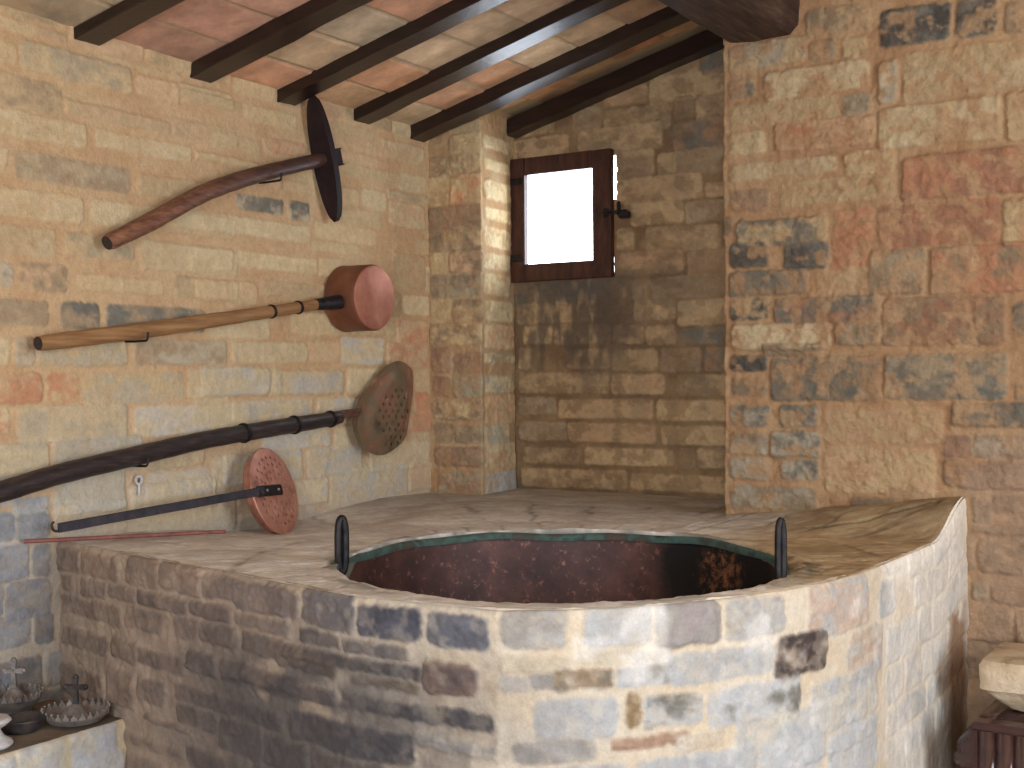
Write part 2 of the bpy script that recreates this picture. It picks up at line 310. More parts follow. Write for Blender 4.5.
# ---- recess wall with the window opening
WX0, WX1, WZ0, WZ1 = -3.185, -2.661, 1.965, 2.508
BW = Wall([(-3.3, YR), (XF + .3, YR)], 0, 3.3, -1, (172, 141, 104), .55)
q = .2344
BW.crop(500, 30, q, [(310, 340, 436, 420, 'g', 'n'), (446, 342, 730, 418, 'n', 'b'), (330, 432, 694, 505, 'b', 'n'), (640, 205, 980, 272, 'b'), (862, 78, 975, 178, 'u', 'd', .5), (660, 110, 850, 192, 'b'), (742, 292, 832, 372, 'n'), (838, 288, 980, 372, 'b', 'n'), (740, 395, 980, 490, 'u', 'd', .55),
    (742, 515, 980, 600, 'g', 'n'), (672, 530, 758, 612, 'b'), (492, 525, 660, 630, 'b', 'n'), (55, 472, 292, 545, 'b', 'o'), (500, 640, 865, 715, 'b', 'o')])
BW.crop(500, 190, q, [(792, 52, 975, 130, 'n', 'g'), (560, 60, 785, 138, 'b'), (500, 168, 575, 250, 'b'), (622, 165, 942, 250, 'b', 'n'), (510, 268, 782, 350, 'o', 'n', .55), (802, 262, 978, 362, 'u', 'n'), (60, 402, 540, 468, 'n', 'd', .5), (560, 378, 978, 452, 'g', 'n', .5),
    (72, 488, 408, 562, 'b', 'n', .55), (570, 472, 750, 552, 'g', 'b', .5), (760, 472, 975, 572, 'b', 'g'), (100, 582, 222, 652, 'b'), (232, 578, 470, 655, 'n', 'b'), (482, 580, 612, 655, 'b', 'n'), (622, 578, 755, 662, 'b', 'n'), (762, 592, 978, 655, 'd', 'n', .6)])
BW.crop(500, 340, q, [(282, 42, 470, 122, 'b', 'n'), (478, 42, 672, 130, 'b'), (682, 36, 856, 136, 'n'), (872, 30, 980, 132, 'u', 'd'), (85, 142, 462, 226, 'b', 'n'), (478, 146, 702, 232, 'b', 'o'), (752, 146, 980, 236, 'b', 'n'), (80, 242, 242, 322, 'n', 'g'), (252, 252, 652, 336, 'b', 'o'), (668, 256, 980, 346, 'b'),
    (80, 347, 287, 432, 'g', 'n'), (292, 352, 666, 442, 'b', 'o'), (690, 366, 980, 452, 'b'), (100, 457, 342, 532, 'n', 'b'), (362, 457, 742, 542, 'b'), (762, 462, 836, 550, 'n'), (842, 462, 980, 552, 'n', 'b'), (90, 542, 546, 642, 'n', 'b', .45), (558, 567, 966, 656, 'b')])
BW.fill(.1, 1.75, .96, 3.1, .12, .36, ['b', 'n', 'b', 'o'])
def st_back(U, Z, c):
    X = U - 3.3
    n = fbm(X * 11, Z * 7, 71); n2 = fbm(X * 34, Z * 9, 72)
    a = np.exp(-((X + 2.90) / .32) ** 2) * sstep(1.28, 1.72, Z) * sstep(2.0, 1.945, Z)
    t = np.clip(a * sstep(.38, .62, n * .6 + n2 * .4 + .14 * sstep(1.8, 1.93, Z)), 0, .7)[..., None]
    c = c * (1 - t) + np.array((92, 80, 68.)) * t
    t2 = (.5 * sstep(.5, .7, fbm(X * 5, Z * 5, 77)))[..., None]
    return c * (1 - t2 * .35) + np.array((112, 98, 80.)) * t2 * .35
hole = lambda U, Z: (U - 3.3 > WX0) & (U - 3.3 < np.where(Z > 2.30, WX1 + .010 * (fbm(Z * 40, Z * 0, 5) - .5), WX1 - .020)) & (Z > WZ0) & (Z < WZ1)
bw = BW.build('wall_back', M_WALL, (150, 122, 88), axis((0.0, 1.8, .0055)), axis((.6, .9, .03), (.9, 3.0, .0055), (3.0, 3.3, .03)), .007, .006, .008, 33, mort2=(128, 102, 74), rough=.004, stain=st_back, hole=hole)
tag(bw, kind='structure')

# ---- right wall
RWl = Wall([(XF, YR + .3), (XF, YF), (2.6, YF)], 0, 3.6, -1, (182, 147, 108), .8, .84, .75)
q = .2969
R1c = (190, 128, 94); R2c = (160, 112, 88)
RWl.crop(720, 0, q, [(290, 42, 500, 97, 'b', 'n'), (540, 38, 775, 132, 'k', 'd', .52), (796, 5, 928, 113, 'd', 'k', .5), (962, 10, 1080, 100, 'n'), (30, 160, 292, 205, 'l', 'b'), (302, 142, 386, 196, 'n', 'g'), (412, 132, 492, 193, 'b', 'u', .6), (30, 275, 118, 320, 'd', 'b', .5), (150, 248, 502, 295, 'p', 'b'), (532, 212, 596, 340, 'p', 'l'),
    (615, 185, 1100, 285, 'b', 'p', .6), (30, 362, 390, 392, 'b'), (410, 325, 502, 376, 'n', 'g'), (532, 370, 946, 462, 'b', 'p'), (966, 315, 1100, 462, 'b'), (30, 452, 152, 512, 'b', 'p'), (185, 420, 520, 482, 'o', R1c, .55), (30, 558, 392, 578, 'p', 'b'), (420, 514, 588, 578, 'b'), (615, 530, 1100, 638, R2c, R1c, .5),
    (202, 618, 588, 666, 'b'), (34, 645, 162, 706, 'u', 'n')])
RWl.crop(720, 200, q, [(60, 75, 362, 140, 'd', 'b', .5), (384, 36, 518, 128, R1c, 'r'), (535, 20, 945, 140, R1c, R2c, .5), (956, 0, 1080, 75, 'b'), (955, 88, 1080, 150, 'b'), (36, 150, 166, 225, 'd', 'k', .5), (216, 150, 366, 228, 'k', 'd', .48), (376, 132, 500, 232, R1c, 'r'), (505, 172, 692, 312, 'g', 'n'), (710, 162, 1100, 306, 'n', R1c, .47),
    (32, 246, 292, 316, 'd', 'n', .5), (325, 236, 506, 316, 'b', 'o'), (36, 336, 166, 402, 'k', 'b', .52), (186, 332, 540, 406, 'd', R2c, .52), (550, 332, 962, 482, R2c, 'n', .47), (40, 422, 372, 500, 'p'), (390, 416, 542, 486, 'n', 'g'), (985, 350, 1100, 455, 'n', 'd', .5), (36, 526, 156, 576, 'k', 'd', .5), (168, 532, 542, 676, 'd', 'n', .52), (555, 520, 966, 672, 'g', 'd', .5),
    (40, 602, 152, 656, 'd', 'n'), (36, 692, 166, 762, 'd', 'l', .52), (200, 692, 336, 766, 'd', 'l', .5), (780, 682, 1100, 766, 'n', 'd', .5), (150, 486, 345, 522, 'n')])
RWl.crop(720, 380, q, [(350, 96, 622, 212, 'o', 'b'), (628, 92, 752, 212, 'b', 'o'), (36, 178, 162, 252, 'l', 'n'), (172, 172, 342, 262, 'l', 'd', .55), (755, 186, 846, 262, 'u', (120, 92, 88)), (852, 186, 1100, 262, 'l', 'n'), (36, 262, 166, 336, 'l'), (205, 272, 332, 336, 'd', 'l', .5), (352, 222, 725, 392, 'o', 'b', .5), (752, 272, 1100, 372, 'u', 'n', .5), (36, 352, 322, 442, 'l', 'n'),
    (850, 398, 912, 482, 'n'), (920, 388, 1100, 452, 'u', 'n'), (850, 490, 1100, 530, 'n'), (870, 540, 1100, 662, 'n', 'u', .5), (850, 682, 902, 742, 'g'), (912, 682, 1100, 765, 'n', 'u')])
RWl.fill(.02, 1.05, .9, 3.4, .1, .3, ['b', 'n', 'o'])
RWl.fill(1.5, 5.0, .0, 3.4, .125, .38, ['b', 'n', 'o', 'u', 'g'])
Lr = RWl.cum[1]
def st_right(U, Z, c):
    t = (.5 * sstep(.4, .65, fbm(U * 4, Z * 4, 93)))[..., None]
    c = c * (1 - t * .3) + np.array((146, 112, 80.)) * t * .3
    t = (sstep(Lr + .84, Lr + .94, U + (fbm(U * 9, Z * 9, 95) - .5) * .15) * sstep(1.34, 1.2, Z) * .6)[..., None]          # greyer rough render low at the right
    return c * (1 - t) + (np.array((150, 126, 104.)) * (.8 + .4 * fbm(U * 22, Z * 22, 96))[..., None]) * t
rw = RWl.build('wall_right', M_WALL, (166, 134, 98), axis((0, Lr - .05, .02), (Lr - .05, Lr + 1.3, .0052), (Lr + 1.3, Lr + 4.4, .03)), axis((0, .35, .03), (.35, 3.1, .0055), (3.1, 3.6, .03)), .010, .007, .0075, 51, mort2=(156, 120, 86), rough=.006, stain=st_right, corner=.025, big=.022, topfade=lambda U, Z, H: H * (1 - .6 * np.exp(-((U - Lr) / .03) ** 2)))
tag(rw, kind='structure')

# ---- plain shell behind and beside the camera
def box(bm, x0, x1, y0, y1, z0, z1):
    r = bmesh.ops.create_cube(bm, size=1)
    for v in r['verts']: v.co = Vector(((x0 + x1) / 2 + v.co.x * (x1 - x0), (y0 + y1) / 2 + v.co.y * (y1 - y0), (z0 + z1) / 2 + v.co.z * (z1 - z0)))
    return r['verts']
def struct(name, boxes, mat):
    bm = bmesh.new()
    for b in boxes: box(bm, *b)
    return tag(from_bm(name, bm, mat, None, False), kind='structure')
XS = 2.4; DY0, DY1, DB, DZ = 1.4, 3.0, .6, 2.9        # doorway in the side wall, right of the camera (a wide opening above a parapet)
struct('floor', [(XW - .3, XS + .3, -1.5, YR + .5, -.12, 0)], M_FLOOR)
struct('wall_side', [(XS, XS + .3, -1.5, DY0, 0, 4.3), (XS, XS + .3, DY1, YR + .5, 0, 4.3), (XS, XS + .3, DY0, DY1, DZ, 4.3), (XS, XS + .3, DY0, DY1, 0, DB)], M_PLAIN)
RX0, RX1, RZ0, RZ1 = -1.4, 1.3, .7, 2.4           # unseen wide opening behind the camera, added for fill light
struct('wall_rear', [(XW - .3, RX0, -1.6, -1.2, 0, 4.3), (RX1, XS + .3, -1.6, -1.2, 0, 4.3), (RX0, RX1, -1.6, -1.2, 0, RZ0), (RX0, RX1, -1.6, -1.2, RZ1, 4.3)], M_PLAIN)
# masonry mass behind the faced walls (the depth of the window reveal)
struct('wall_back_core', [(XW - .35, -3.46, YR + .03, YR + .42, 0, 3.3), (-2.30, XF + .3, YR + .03, YR + .42, 0, 3.3), (-3.46, -2.30, YR + .03, YR + .42, 0, WZ0 - .06), (-3.46, -2.30, YR + .03, YR + .42, WZ1 + .06, 3.3)], M_PLAIN)
struct('wall_right_core', [(XF + .03, XS + .3, YF + .04, YR + .42, 0, 4.3)], M_PLAIN)
struct('wall_left_core', [(XW - .35, XW - .03, -1.5, YR + .42, 0, 2.66)], M_PLAIN)

# ------------------------------------------------------------------ ceiling of clay tiles
BAYS = [(1.2, 1.75), (1.75, 2.24), (2.24, 2.82), (2.82, 3.34), (3.34, 3.805), (3.805, 4.275), (4.275, 4.69), (4.69, 5.5)]
TC = {2: ['g', 'g', 'n', 'b'], 3: [(176, 132, 112), (190, 138, 116), (196, 146, 122), 'o', 'r'], 4: [(212, 152, 116), (204, 176, 138), (192, 178, 150), (206, 150, 120), 'r'], 5: [(214, 168, 122), (220, 156, 112), (208, 182, 146), (206, 180, 144), (200, 172, 140), 'o'],
      6: [(206, 182, 142), (216, 158, 118), (220, 162, 120), (206, 184, 148), (206, 178, 140), (204, 170, 136)], 7: [(204, 176, 138), (206, 178, 140), (210, 160, 120), (206, 176, 138), (206, 150, 118), (204, 170, 130)]}
xe = np.concatenate([[-3.62], np.arange(-3.28, 2.6, .233)])
us = axis((-3.62, -1.5, .008), (-1.5, 2.5, .05)); vs = axis((-1.3, 2.2, .05), (2.2, 5.15, .008), (5.15, 5.5, .05))
Uc, Vc = np.meshgrid(us, vs)
col = np.zeros(Uc.shape + (3,)); col[:] = (176, 152, 120); H = (fbm(Uc * 6, Vc * 6, 61) - .5) * .006
rnd = random.Random(5)
bays = [(-1.3 + .5 * k, -1.3 + .5 * (k + 1)) for k in range(5)] + BAYS
for bi, (y0, y1) in enumerate(bays):
    key = bi - 5
    for k in range(len(xe) - 1):
        jit = rnd.uniform(-.006, .006); c = TC[key][k] if key in TC and k < len(TC[key]) else rnd.choice(['o', 'b', 'r', 'p'])
        c = cidx(c)
        sl = (Vc >= y0) & (Vc < y1) & (Uc > xe[k] - .02) & (Uc < xe[k + 1] + .02)
        u = Uc[sl]; v = Vc[sl]
        w = (fbm(u * 20, v * 20, 62) - .5) * .008
        d = np.minimum(u - xe[k], xe[k + 1] - u) + w - .003
        m = sstep(0, .007, d)
        n = fbm(u * 9 + k * 5, v * 9 + bi * 3, 64)
        c = np.array((208, 178, 146.)) * .35 + c * .68; cc = c * (1 + rnd.uniform(-.05, .05) + (n[:, None] - .5) * .30)
        cc = cc * (1 - .12 * sstep(.55, .75, fbm(u * 5, v * 5, 66 + k))[:, None])
        col[sl] = col[sl] * (1 - m[:, None]) + cc * m[:, None]; H[sl] += -m * (.006 + jit)
def slope_at(y): return np.interp(y, [2.77, 3.35, 3.85, 4.3], [.205, .238, .253, SL])     # the old roof is slightly twisted
def CZ(x, y=4.5): return np.interp(y, [2.45, 2.77, 3.28, 4.65, 5.08], [2.683, 2.668, 2.654, 2.645, 2.678]) + slope_at(y) * (x - XW)
P = np.stack([Uc, Vc, CZ(Uc, Vc) + .006 + H], -1)
ceil = link('ceiling', grid_mesh('ceiling', P, lin(np.clip(col, 0, 255)), None, True), M_TILE)
tag(ceil, kind='structure')
bm = bmesh.new(); vv = box(bm, -3.9, XS + .35, -1.6, YR + .5, 0, .12)
for v in vv: v.co.z += CZ(v.co.x) + .03
tag(from_bm('ceiling_deck', bm, M_PLAIN, None, False), kind='structure')

# ------------------------------------------------------------------ rafters and beam
def bar(bm, a, b, w, h, up=(0, 0, 1), seg=14, amp=.003, seed=0, bev=.004, taper=1.0):
    """rectangular timber from a to b, its top centred on the line a-b"""
    a = Vector(a); b = Vector(b); t = (b - a).normalized(); s = t.cross(Vector(up)).normalized(); n = s.cross(t)
    rnd = random.Random(seed); rings = []
    for k in range(seg + 1):
        f = k / seg; p = a.lerp(b, f); ww = w / 2 * (1 + (taper - 1) * f); hh = h * (1 + (taper - 1) * f)
        j = [rnd.uniform(-amp, amp) for _ in range(4)]
        prof = [(-ww + bev, 0), (ww - bev, 0), (ww, -bev), (ww, -hh + bev), (ww - bev, -hh), (-ww + bev, -hh), (-ww, -hh + bev), (-ww, -bev)]
        rings.append([bm.verts.new(p + s * (x + (j[0] if x > 0 else j[1])) + n * (z + (j[2] if z < -hh / 2 else 0))) for x, z in prof])
    for r0, r1 in zip(rings, rings[1:]):
        for i in range(8): bm.faces.new((r0[i], r0[(i + 1) % 8], r1[(i + 1) % 8], r1[i]))
    bm.faces.new(rings[0]); bm.faces.new(rings[-1][::-1])
RAFT = [(2.766, 2.877, 2.608), (3.284, 3.397, 2.594), (3.757, 3.858, 2.596), (4.220, 4.330, 2.598), (4.632, 4.746, 2.585)]
RL = ['dark wooden roof rafter nearest the upper left corner of the photo', 'dark wooden roof rafter second from the left, its end above the bent handle',
      'dark wooden roof rafter touching the top of the long-handled wooden paddle', 'dark wooden roof rafter between the paddle and the corner pilaster, its underside shining', 'dark wooden roof rafter whose end sits in the corner at the top of the pilaster']
for k, (y0, y1, zb) in enumerate(RAFT):
    bm = bmesh.new(); yc = (y0 + y1) / 2; h = .078
    bar(bm, (-3.50, yc, CZ(-3.50, yc) + .003), (-1.2, yc, CZ(-1.2, yc) + .003), y1 - y0, (CZ(XW) + .003 - zb) * .97, seed=k, seg=16)
    tag(from_bm('rafter', bm, M_BEAM), RL[k], 'rafter', 'dark roof rafters')
bm = bmesh.new(); bar(bm, (-3.22, 5.095, CZ(-3.22) + .003), (-1.5, 5.095, CZ(-1.5) + .003), .09, .078, seed=9, seg=12)
tag(from_bm('rafter', bm, M_BEAM), 'dark wooden roof rafter lying against the back wall above the small window', 'rafter', 'dark roof rafters')
# big beam: runs along the room, its end bedded in the right wall
bm = bmesh.new(); rnd = random.Random(3); rings = []
for k in range(25):
    f = k / 24; y = YF + .06 - f * 5.0
    x0 = -1.825 + .02 * f + rnd.uniform(-.004, .004); x1 = -1.545 + rnd.uniform(-.004, .004); zb = 2.735 - .0 * f + rnd.uniform(-.004, .004); zt = 3.06
    pr = [(x0, zt), (x0, zb + .03), (x0 + .02, zb + .004), (x0 + .12, zb - .006), (x1 - .03, zb), (x1, zb + .03), (x1 + .012, (zb + zt) / 2), (x1, zt)]
    rings.append([bm.verts.new((x, y, z)) for x, z in pr])
for r0, r1 in zip(rings, rings[1:]):
    for i in range(8): bm.faces.new((r0[i], r0[(i + 1) % 8], r1[(i + 1) % 8], r1[i]))
bm.faces.new(rings[0]); bm.faces.new(rings[-1][::-1])
tag(from_bm('ceiling_beam', bm, M_OLDBEAM), 'thick rough dark timber beam carrying the rafters, its end bedded in the right wall', 'beam')

# ------------------------------------------------------------------ window sash
win = empty('window_1', (-2.94, 5.1, 1.94), None, None); tag(win, kind='structure')
HX, HY = -3.215, 5.106                           # hinge line; the sash stands slightly ajar
def sw(x, z, y): a = math.radians(-.9); return Vector((HX + x * math.cos(a) - y * math.sin(a), HY + x * math.sin(a) + y * math.cos(a), z))
def sashbox(bm, x0, x1, z0, z1, y0, y1):
    for v in box(bm, x0, x1, y0, y1, z0, z1): v.co = sw(v.co.x, v.co.z, v.co.y)
bm = bmesh.new()
sashbox(bm, 0, .084, 1.940, 2.531, -.018, .018); sashbox(bm, .456, .552, 1.942, 2.529, -.018, .018)
sashbox(bm, .084, .456, 2.449, 2.530, -.016, .016); sashbox(bm, .084, .456, 1.941, 2.023, -.016, .016)
bmesh.ops.bevel(bm, geom=bm.edges[:], offset=.003, segments=1, affect='EDGES')
sash = from_bm('sash_frame', bm, M_SASH, win)
m, nt, b = new_mat('thin_clear_glass'); nt.nodes.remove(b); out = nt.nodes['Material Output']
tr = nt.nodes.new('ShaderNodeBsdfTransparent'); gl = nt.nodes.new('ShaderNodeBsdfGlossy'); gl.inputs['Roughness'].default_value = .03; mx = nt.nodes.new('ShaderNodeMixShader'); mx.inputs[0].default_value = .06
nt.links.new(tr.outputs[0], mx.inputs[1]); nt.links.new(gl.outputs[0], mx.inputs[2]); nt.links.new(mx.outputs[0], out.inputs['Surface'])
bm = bmesh.new(); sashbox(bm, .08, .460, 2.020, 2.453, -.002, .002); from_bm('pane', bm, m, win, False)
for z in (2.42, 2.055):
    bm = bmesh.new(); sashbox(bm, -.012, .075, z - .017, z + .017, -.023, -.017); sashbox(bm, -.016, .006, z - .03, z + .03, -.03, -.012)
    bmesh.ops.bevel(bm, geom=bm.edges[:], offset=.002, segments=1, affect='EDGES'); from_bm('hinge', bm, M_IRON, sash)
bm = bmesh.new()
sashbox(bm, .515, .640, 2.225, 2.242, -.032, -.018); sashbox(bm, .590, .607, 2.215, 2.282, -.034, -.020); sashbox(bm, .600, .655, 2.203, 2.232, -.036, -.012); sashbox(bm, .515, .545, 2.21, 2.256, -.024, -.017)
bmesh.ops.bevel(bm, geom=bm.edges[:], offset=.004, segments=2, affect='EDGES'); from_bm('latch', bm, M_IRON, sash)

# ------------------------------------------------------------------ furnace
hearth = empty('masonry_furnace', (-2.1, 3.3, 0), 'chamfered brick furnace with sooty left face and limewashed front around the sunken copper cauldron', 'furnace')
A = (XW, 2.69); B = (-1.555, 2.395); cpts = [(-1.44, 2.472), (-1.33, 2.565), (-1.235, 2.69), (-1.15, 2.83), (-1.08, 2.98), (-1.03, 3.15), (-1.0, 3.32)]; C3 = (-.988, 3.50); D = (-.960, YF + .02)
HW = Wall([A, (-2.7, 2.53), (-1.97, 2.378), B] + cpts + [C3, D], 0, 1.1, -1, (196, 186, 170), 1.0, .87, .3)
uB = HW.cum[3]; uC = HW.cum[3 + len(cpts) + 1]; uD = HW.cum[-1]
q = .3230
br = (146, 126, 110); bk = (78, 76, 78); gb = (122, 114, 108); bl = (110, 112, 122)
PAL.update(l=(186, 182, 174), p=(216, 206, 186), g=(160, 153, 142))
HW.crop(30, 520, q, [(78, 78, 156, 166, gb, bk, .5), (165, 98, 275, 190, (112, 98, 86), br, .5), (302, 108, 400, 216, br, gb, .5), (405, 125, 536, 236, gb, br, .5), (540, 165, 668, 262, bk, gb, .5), (682, 190, 800, 300, gb, bk), (100, 228, 285, 330, gb, br, .5), (300, 262, 412, 356, br, gb, .5), (450, 296, 528, 380, br, gb), (532, 312, 642, 400, bk, gb, .5),
    (655, 342, 790, 436, bk), (100, 325, 240, 420, br, gb), (255, 360, 340, 446, br), (342, 392, 482, 482, br, bk, .5), (495, 402, 582, 490, bk), (595, 430, 830, 560, bk, (84, 78, 74)), (100, 440, 230, 575, gb, br), (240, 452, 332, 590, br), (340, 482, 422, 582, gb, bk, .5), (455, 505, 780, 655, bk), (362, 600, 492, 662, br, bk, .5), (500, 640, 780, 725, bk, gb, .5), (296, 650, 480, 745, br, gb), (490, 695, 610, 800, bk)])
HW.crop(250, 560, .2708, [(-60, 78, 176, 226, gb, bl, .5), (190, 105, 386, 272, gb, bl, .5), (400, 162, 630, 302, bl, (74, 74, 84), .5), (652, 190, 884, 336, bl, (122, 120, 122), .52), (115, 300, 632, 445, bk, (92, 86, 80), .55), (640, 366, 842, 512, (136, 112, 98), (92, 82, 82), .5), (110, 320, 320, 440, (112, 96, 78)), (-60, 388, 322, 542, bk), (340, 490, 902, 640, bk, (168, 154, 132), .56),
    (150, 545, 606, 768, bk, (88, 82, 82), .56), (612, 640, 910, 738, 'p', 'l', .5), (380, 420, 620, 490, (128, 112, 90)), (640, 740, 900, 800, 'l', 'n', .5)])
HW.crop(480, 580, .2447, [(86, 128, 352, 272, 'l', 'g', .5), (425, 112, 695, 256, 'w', 'l', .5), (715, 105, 960, 250, 'g', 'l', .5), (80, 310, 402, 372, (214, 198, 168)), (410, 286, 622, 336, (218, 204, 178)), (626, 288, 785, 336, 'w', 'p'), (80, 396, 200, 456, 'l', 'd', .5), (206, 384, 302, 442, 'g', 'l'), (302, 374, 542, 440, 'd', 'n', .5), (556, 362, 776, 422, 'g', 'w', .46),
    (222, 490, 560, 640, 'w', 'l', .55), (596, 466, 652, 596, 'n', (150, 122, 84)), (140, 662, 476, 736, 'l', 'g'), (540, 652, 846, 664, 'u', (190, 158, 134), .5), (300, 765, 600, 820, 'w'), (640, 745, 960, 805, 'w', 'l', .5)])
HW.crop(680, 560, .2709, [(-60, 160, 146, 296, 'g', (164, 152, 146), .5), (166, 158, 386, 262, 'l', 'n', .58), (470, 108, 692, 228, 'l', (198, 170, 148), .52), (735, 85, 795, 188, 'w', 'l'), (-50, 352, 342, 408, 'w', 'l', .5), (348, 292, 540, 396, (66, 56, 52), (170, 152, 132), .56), (632, 275, 745, 318, (206, 184, 160), 'p'), (612, 332, 745, 398, (204, 180, 156), 'l', .5),
    (-140, 505, 84, 595, 'w', 'd', .56), (100, 482, 442, 555, 'w', 'd', .6), (482, 460, 725, 540, 'w', 'p', .6), (202, 602, 720, 626, 'w', 'p'), (-20, 650, 162, 686, (208, 188, 162), 'p'), (290, 676, 522, 762, 'w'), (542, 650, 722, 760, 'w'), (-40, 740, 272, 800, 'w')])
HW.fill(.03, uB - .03, .03, .93, .11, .26, [gb, br, bk])
HW.fill(uB, uC, .03, .62, .1, .28, ['w', 'l', 'p'])
HW.fill(uC + .03, uD - .02, .03, 1.06, .105, .22, [(210, 204, 194), (206, 203, 196), (214, 206, 192), (200, 198, 194)])
def htop(x, y):
    p = np.clip((x + 1.87) / .87, 0, 1) ** 1.1; qy = sstep(4.02, 4.42, y); 
    dip = np.exp(-((y - 3.62) / np.where(y > 3.62, .55, .40)) ** 2) * sstep(-2.75, -3.20, x) * .062 + .012 * sstep(4.4, 4.75, y) * sstep(-1.7, -2.1, x)
    return HT + .112 * p * qy - dip
def st_hearth(U, Z, c):
    s1 = sstep(uB - .22, uB - .85, U)                             # soot and smoke over the left face
    n = fbm(U * 4, Z * 5, 81); n2 = fbm(U * 12, Z * 20, 82)
    brown = np.array((142, 122, 106.)); soot = np.array((74, 71, 72.))
    t = (s1 * .62)[..., None]; c = c * (1 - t) + (brown * (.8 + .5 * n2[..., None])) * t
    w = np.exp(-((U - (uB - .62)) / .55) ** 2) * sstep(.97, .62, Z)
    t = np.clip(w * sstep(.36, .62, n * .7 + n2 * .3 + .08), 0, .7)[..., None]
    c = c * (1 - t) + soot * t
    t = (sstep(.55, .72, fbm(U * 7, Z * 7, 83)) * sstep(uB - .1, uB + .1, U) * .5)[..., None]
    c = c * (1 - t) + np.array((222, 216, 206.)) * t
    t = (sstep(uC - .02, uC + .08, U) * (.25 + .4 * fbm(U * 8, Z * 8, 85) + .4 * sstep(HT - .10, HT - .02, Z)))[..., None]        # thicker limewash on the right face
    c = c * (1 - t) + np.array((232, 222, 204.)) * t
    # painted brown shadow of the stone stack, low by the wall on the right face
    a = sstep(.0, .04, Z - .0) * np.exp(-((U - (uD - .16)) / .10) ** 2) * sstep(.72, .55, Z + (n2 - .5) * .2)
    t = np.clip(a * 1.1, 0, .75)[..., None]; return c * (1 - t) + np.array((128, 92, 64.)) * t
def edge_h(U, Z, P):
    zt = htop(P[..., 0], P[..., 1]); P[..., 2] = Z * zt / HT
    k = np.clip((Z - (HT - .03)) / .03, 0, 1); off = (1 - np.sqrt(np.clip(1 - k * k, 0, 1))) * .018
    off = off + sstep(HT - .02, HT, Z) * (fbm(U * 30, U * 0, 88) - .5) * .010
    d = np.array([CC[0] - P[..., 0], CC[1] - P[..., 1]]); dn = np.maximum(np.hypot(d[0], d[1]), 1e-3)
    P[..., 0] += d[0] / dn * off; P[..., 1] += d[1] / dn * off
    return P
MORT = (202, 188, 165)
hw = HW.build('outer_wall', M_WASH, MORT, axis((0.0, uD, .0052)), axis((0, .45, .015), (.45, HT - .03, .0052), (HT - .03, HT, .003)), .011, .008, .008, 91, parent=hearth, mort2=(198, 180, 152), rough=.007, corner=.03, big=.016, stain=st_hearth, edge=edge_h, topfade=lambda U, Z, H: H * (1 - .6 * sstep(uB - .15, uB + .1, U)))
hw['label'] = 'brick outer face, sooty at left and limewashed at right'
# top surface in polar strips around the opening
poly = [A, (-2.7, 2.53), (-1.97, 2.378), B] + cpts + [C3, D, (XF, YF + .02), (XF, YR + .02), (XPB, YR + .02), (XP, YP + .02), (XW - .02, YP + .02), (XW - .02, A[1])]
poly = np.array(poly)
def bdist(th):
    best = 9.; d = np.array([math.cos(th), math.sin(th)])
    for a, b in zip(poly, np.roll(poly, -1, 0)):
        e = b - a; den = d[0] * e[1] - d[1] * e[0]
        if abs(den) < 1e-9: continue
        w = a - np.array(CC); t = (w[0] * e[1] - w[1] * e[0]) / den; s_ = (w[0] * d[1] - w[1] * d[0]) / den
        if t > .05 and -1e-6 <= s_ <= 1 + 1e-6: best = min(best, t)
    return best
ths = np.concatenate([np.linspace(0, 2 * math.pi, 900), [math.atan2(p[1] - CC[1], p[0] - CC[0]) % (2 * math.pi) + e for p in poly for e in (-1e-4, 1e-4)]])
ths = np.sort(np.clip(ths, 0, 2 * math.pi))
R1 = np.array([bdist(t) for t in ths])
ts = np.concatenate([[0, 0], np.linspace(0.0, 1, 90)])
TH, TT = np.meshgrid(ths, ts)
r0 = CR + .018 * np.cos(2 * (ths - 2.13)) + (fbm(np.cos(ths) * 4 + 9, np.sin(ths) * 4 + 9, 101) - .5) * .016
RR = r0[None] + (np.maximum(R1[None], r0[None] + .015) - r0[None]) * TT
X = CC[0] + np.cos(TH) * RR; Y = CC[1] + np.sin(TH) * RR
Z = htop(X, Y) - .001
wear = fbm(X * 7, Y * 7, 103); str1 = fbm(X * 5 + Y * 3.4, (Y * .73 - X * .68) * 38, 104); fine = fbm(X * 30, Y * 30, 105)
inside = sstep(1.0, .93, TT)
Z = Z + inside * ((wear - .5) * .016 + (str1 - .5) * .005 + (fine - .5) * .006)
ridge = np.exp(-((RR - CR - .02) / .025) ** 2) * .008 * sstep(2.9, 3.3, Y); Z = Z + ridge * inside
Z[0] = HT - .12; Z[1] = HT - .02
right = sstep(-1.75, -1.35, X) * sstep(2.9, 3.3, Y); back = sstep(3.9, 4.4, Y)
c0 = np.array((226, 220, 208.)); c0b = np.array((196, 186, 174.)); cr_ = np.array((192, 170, 132.)); crb = np.array((154, 130, 98.))
t = sstep(.34, .66, str1 * .25 + wear * .5 + fine * .25)[..., None]
ctop = (c0 * (1 - t) + c0b * t) * (1 - right[..., None]) + (cr_ * (1 - t) + crb * t) * right[..., None]
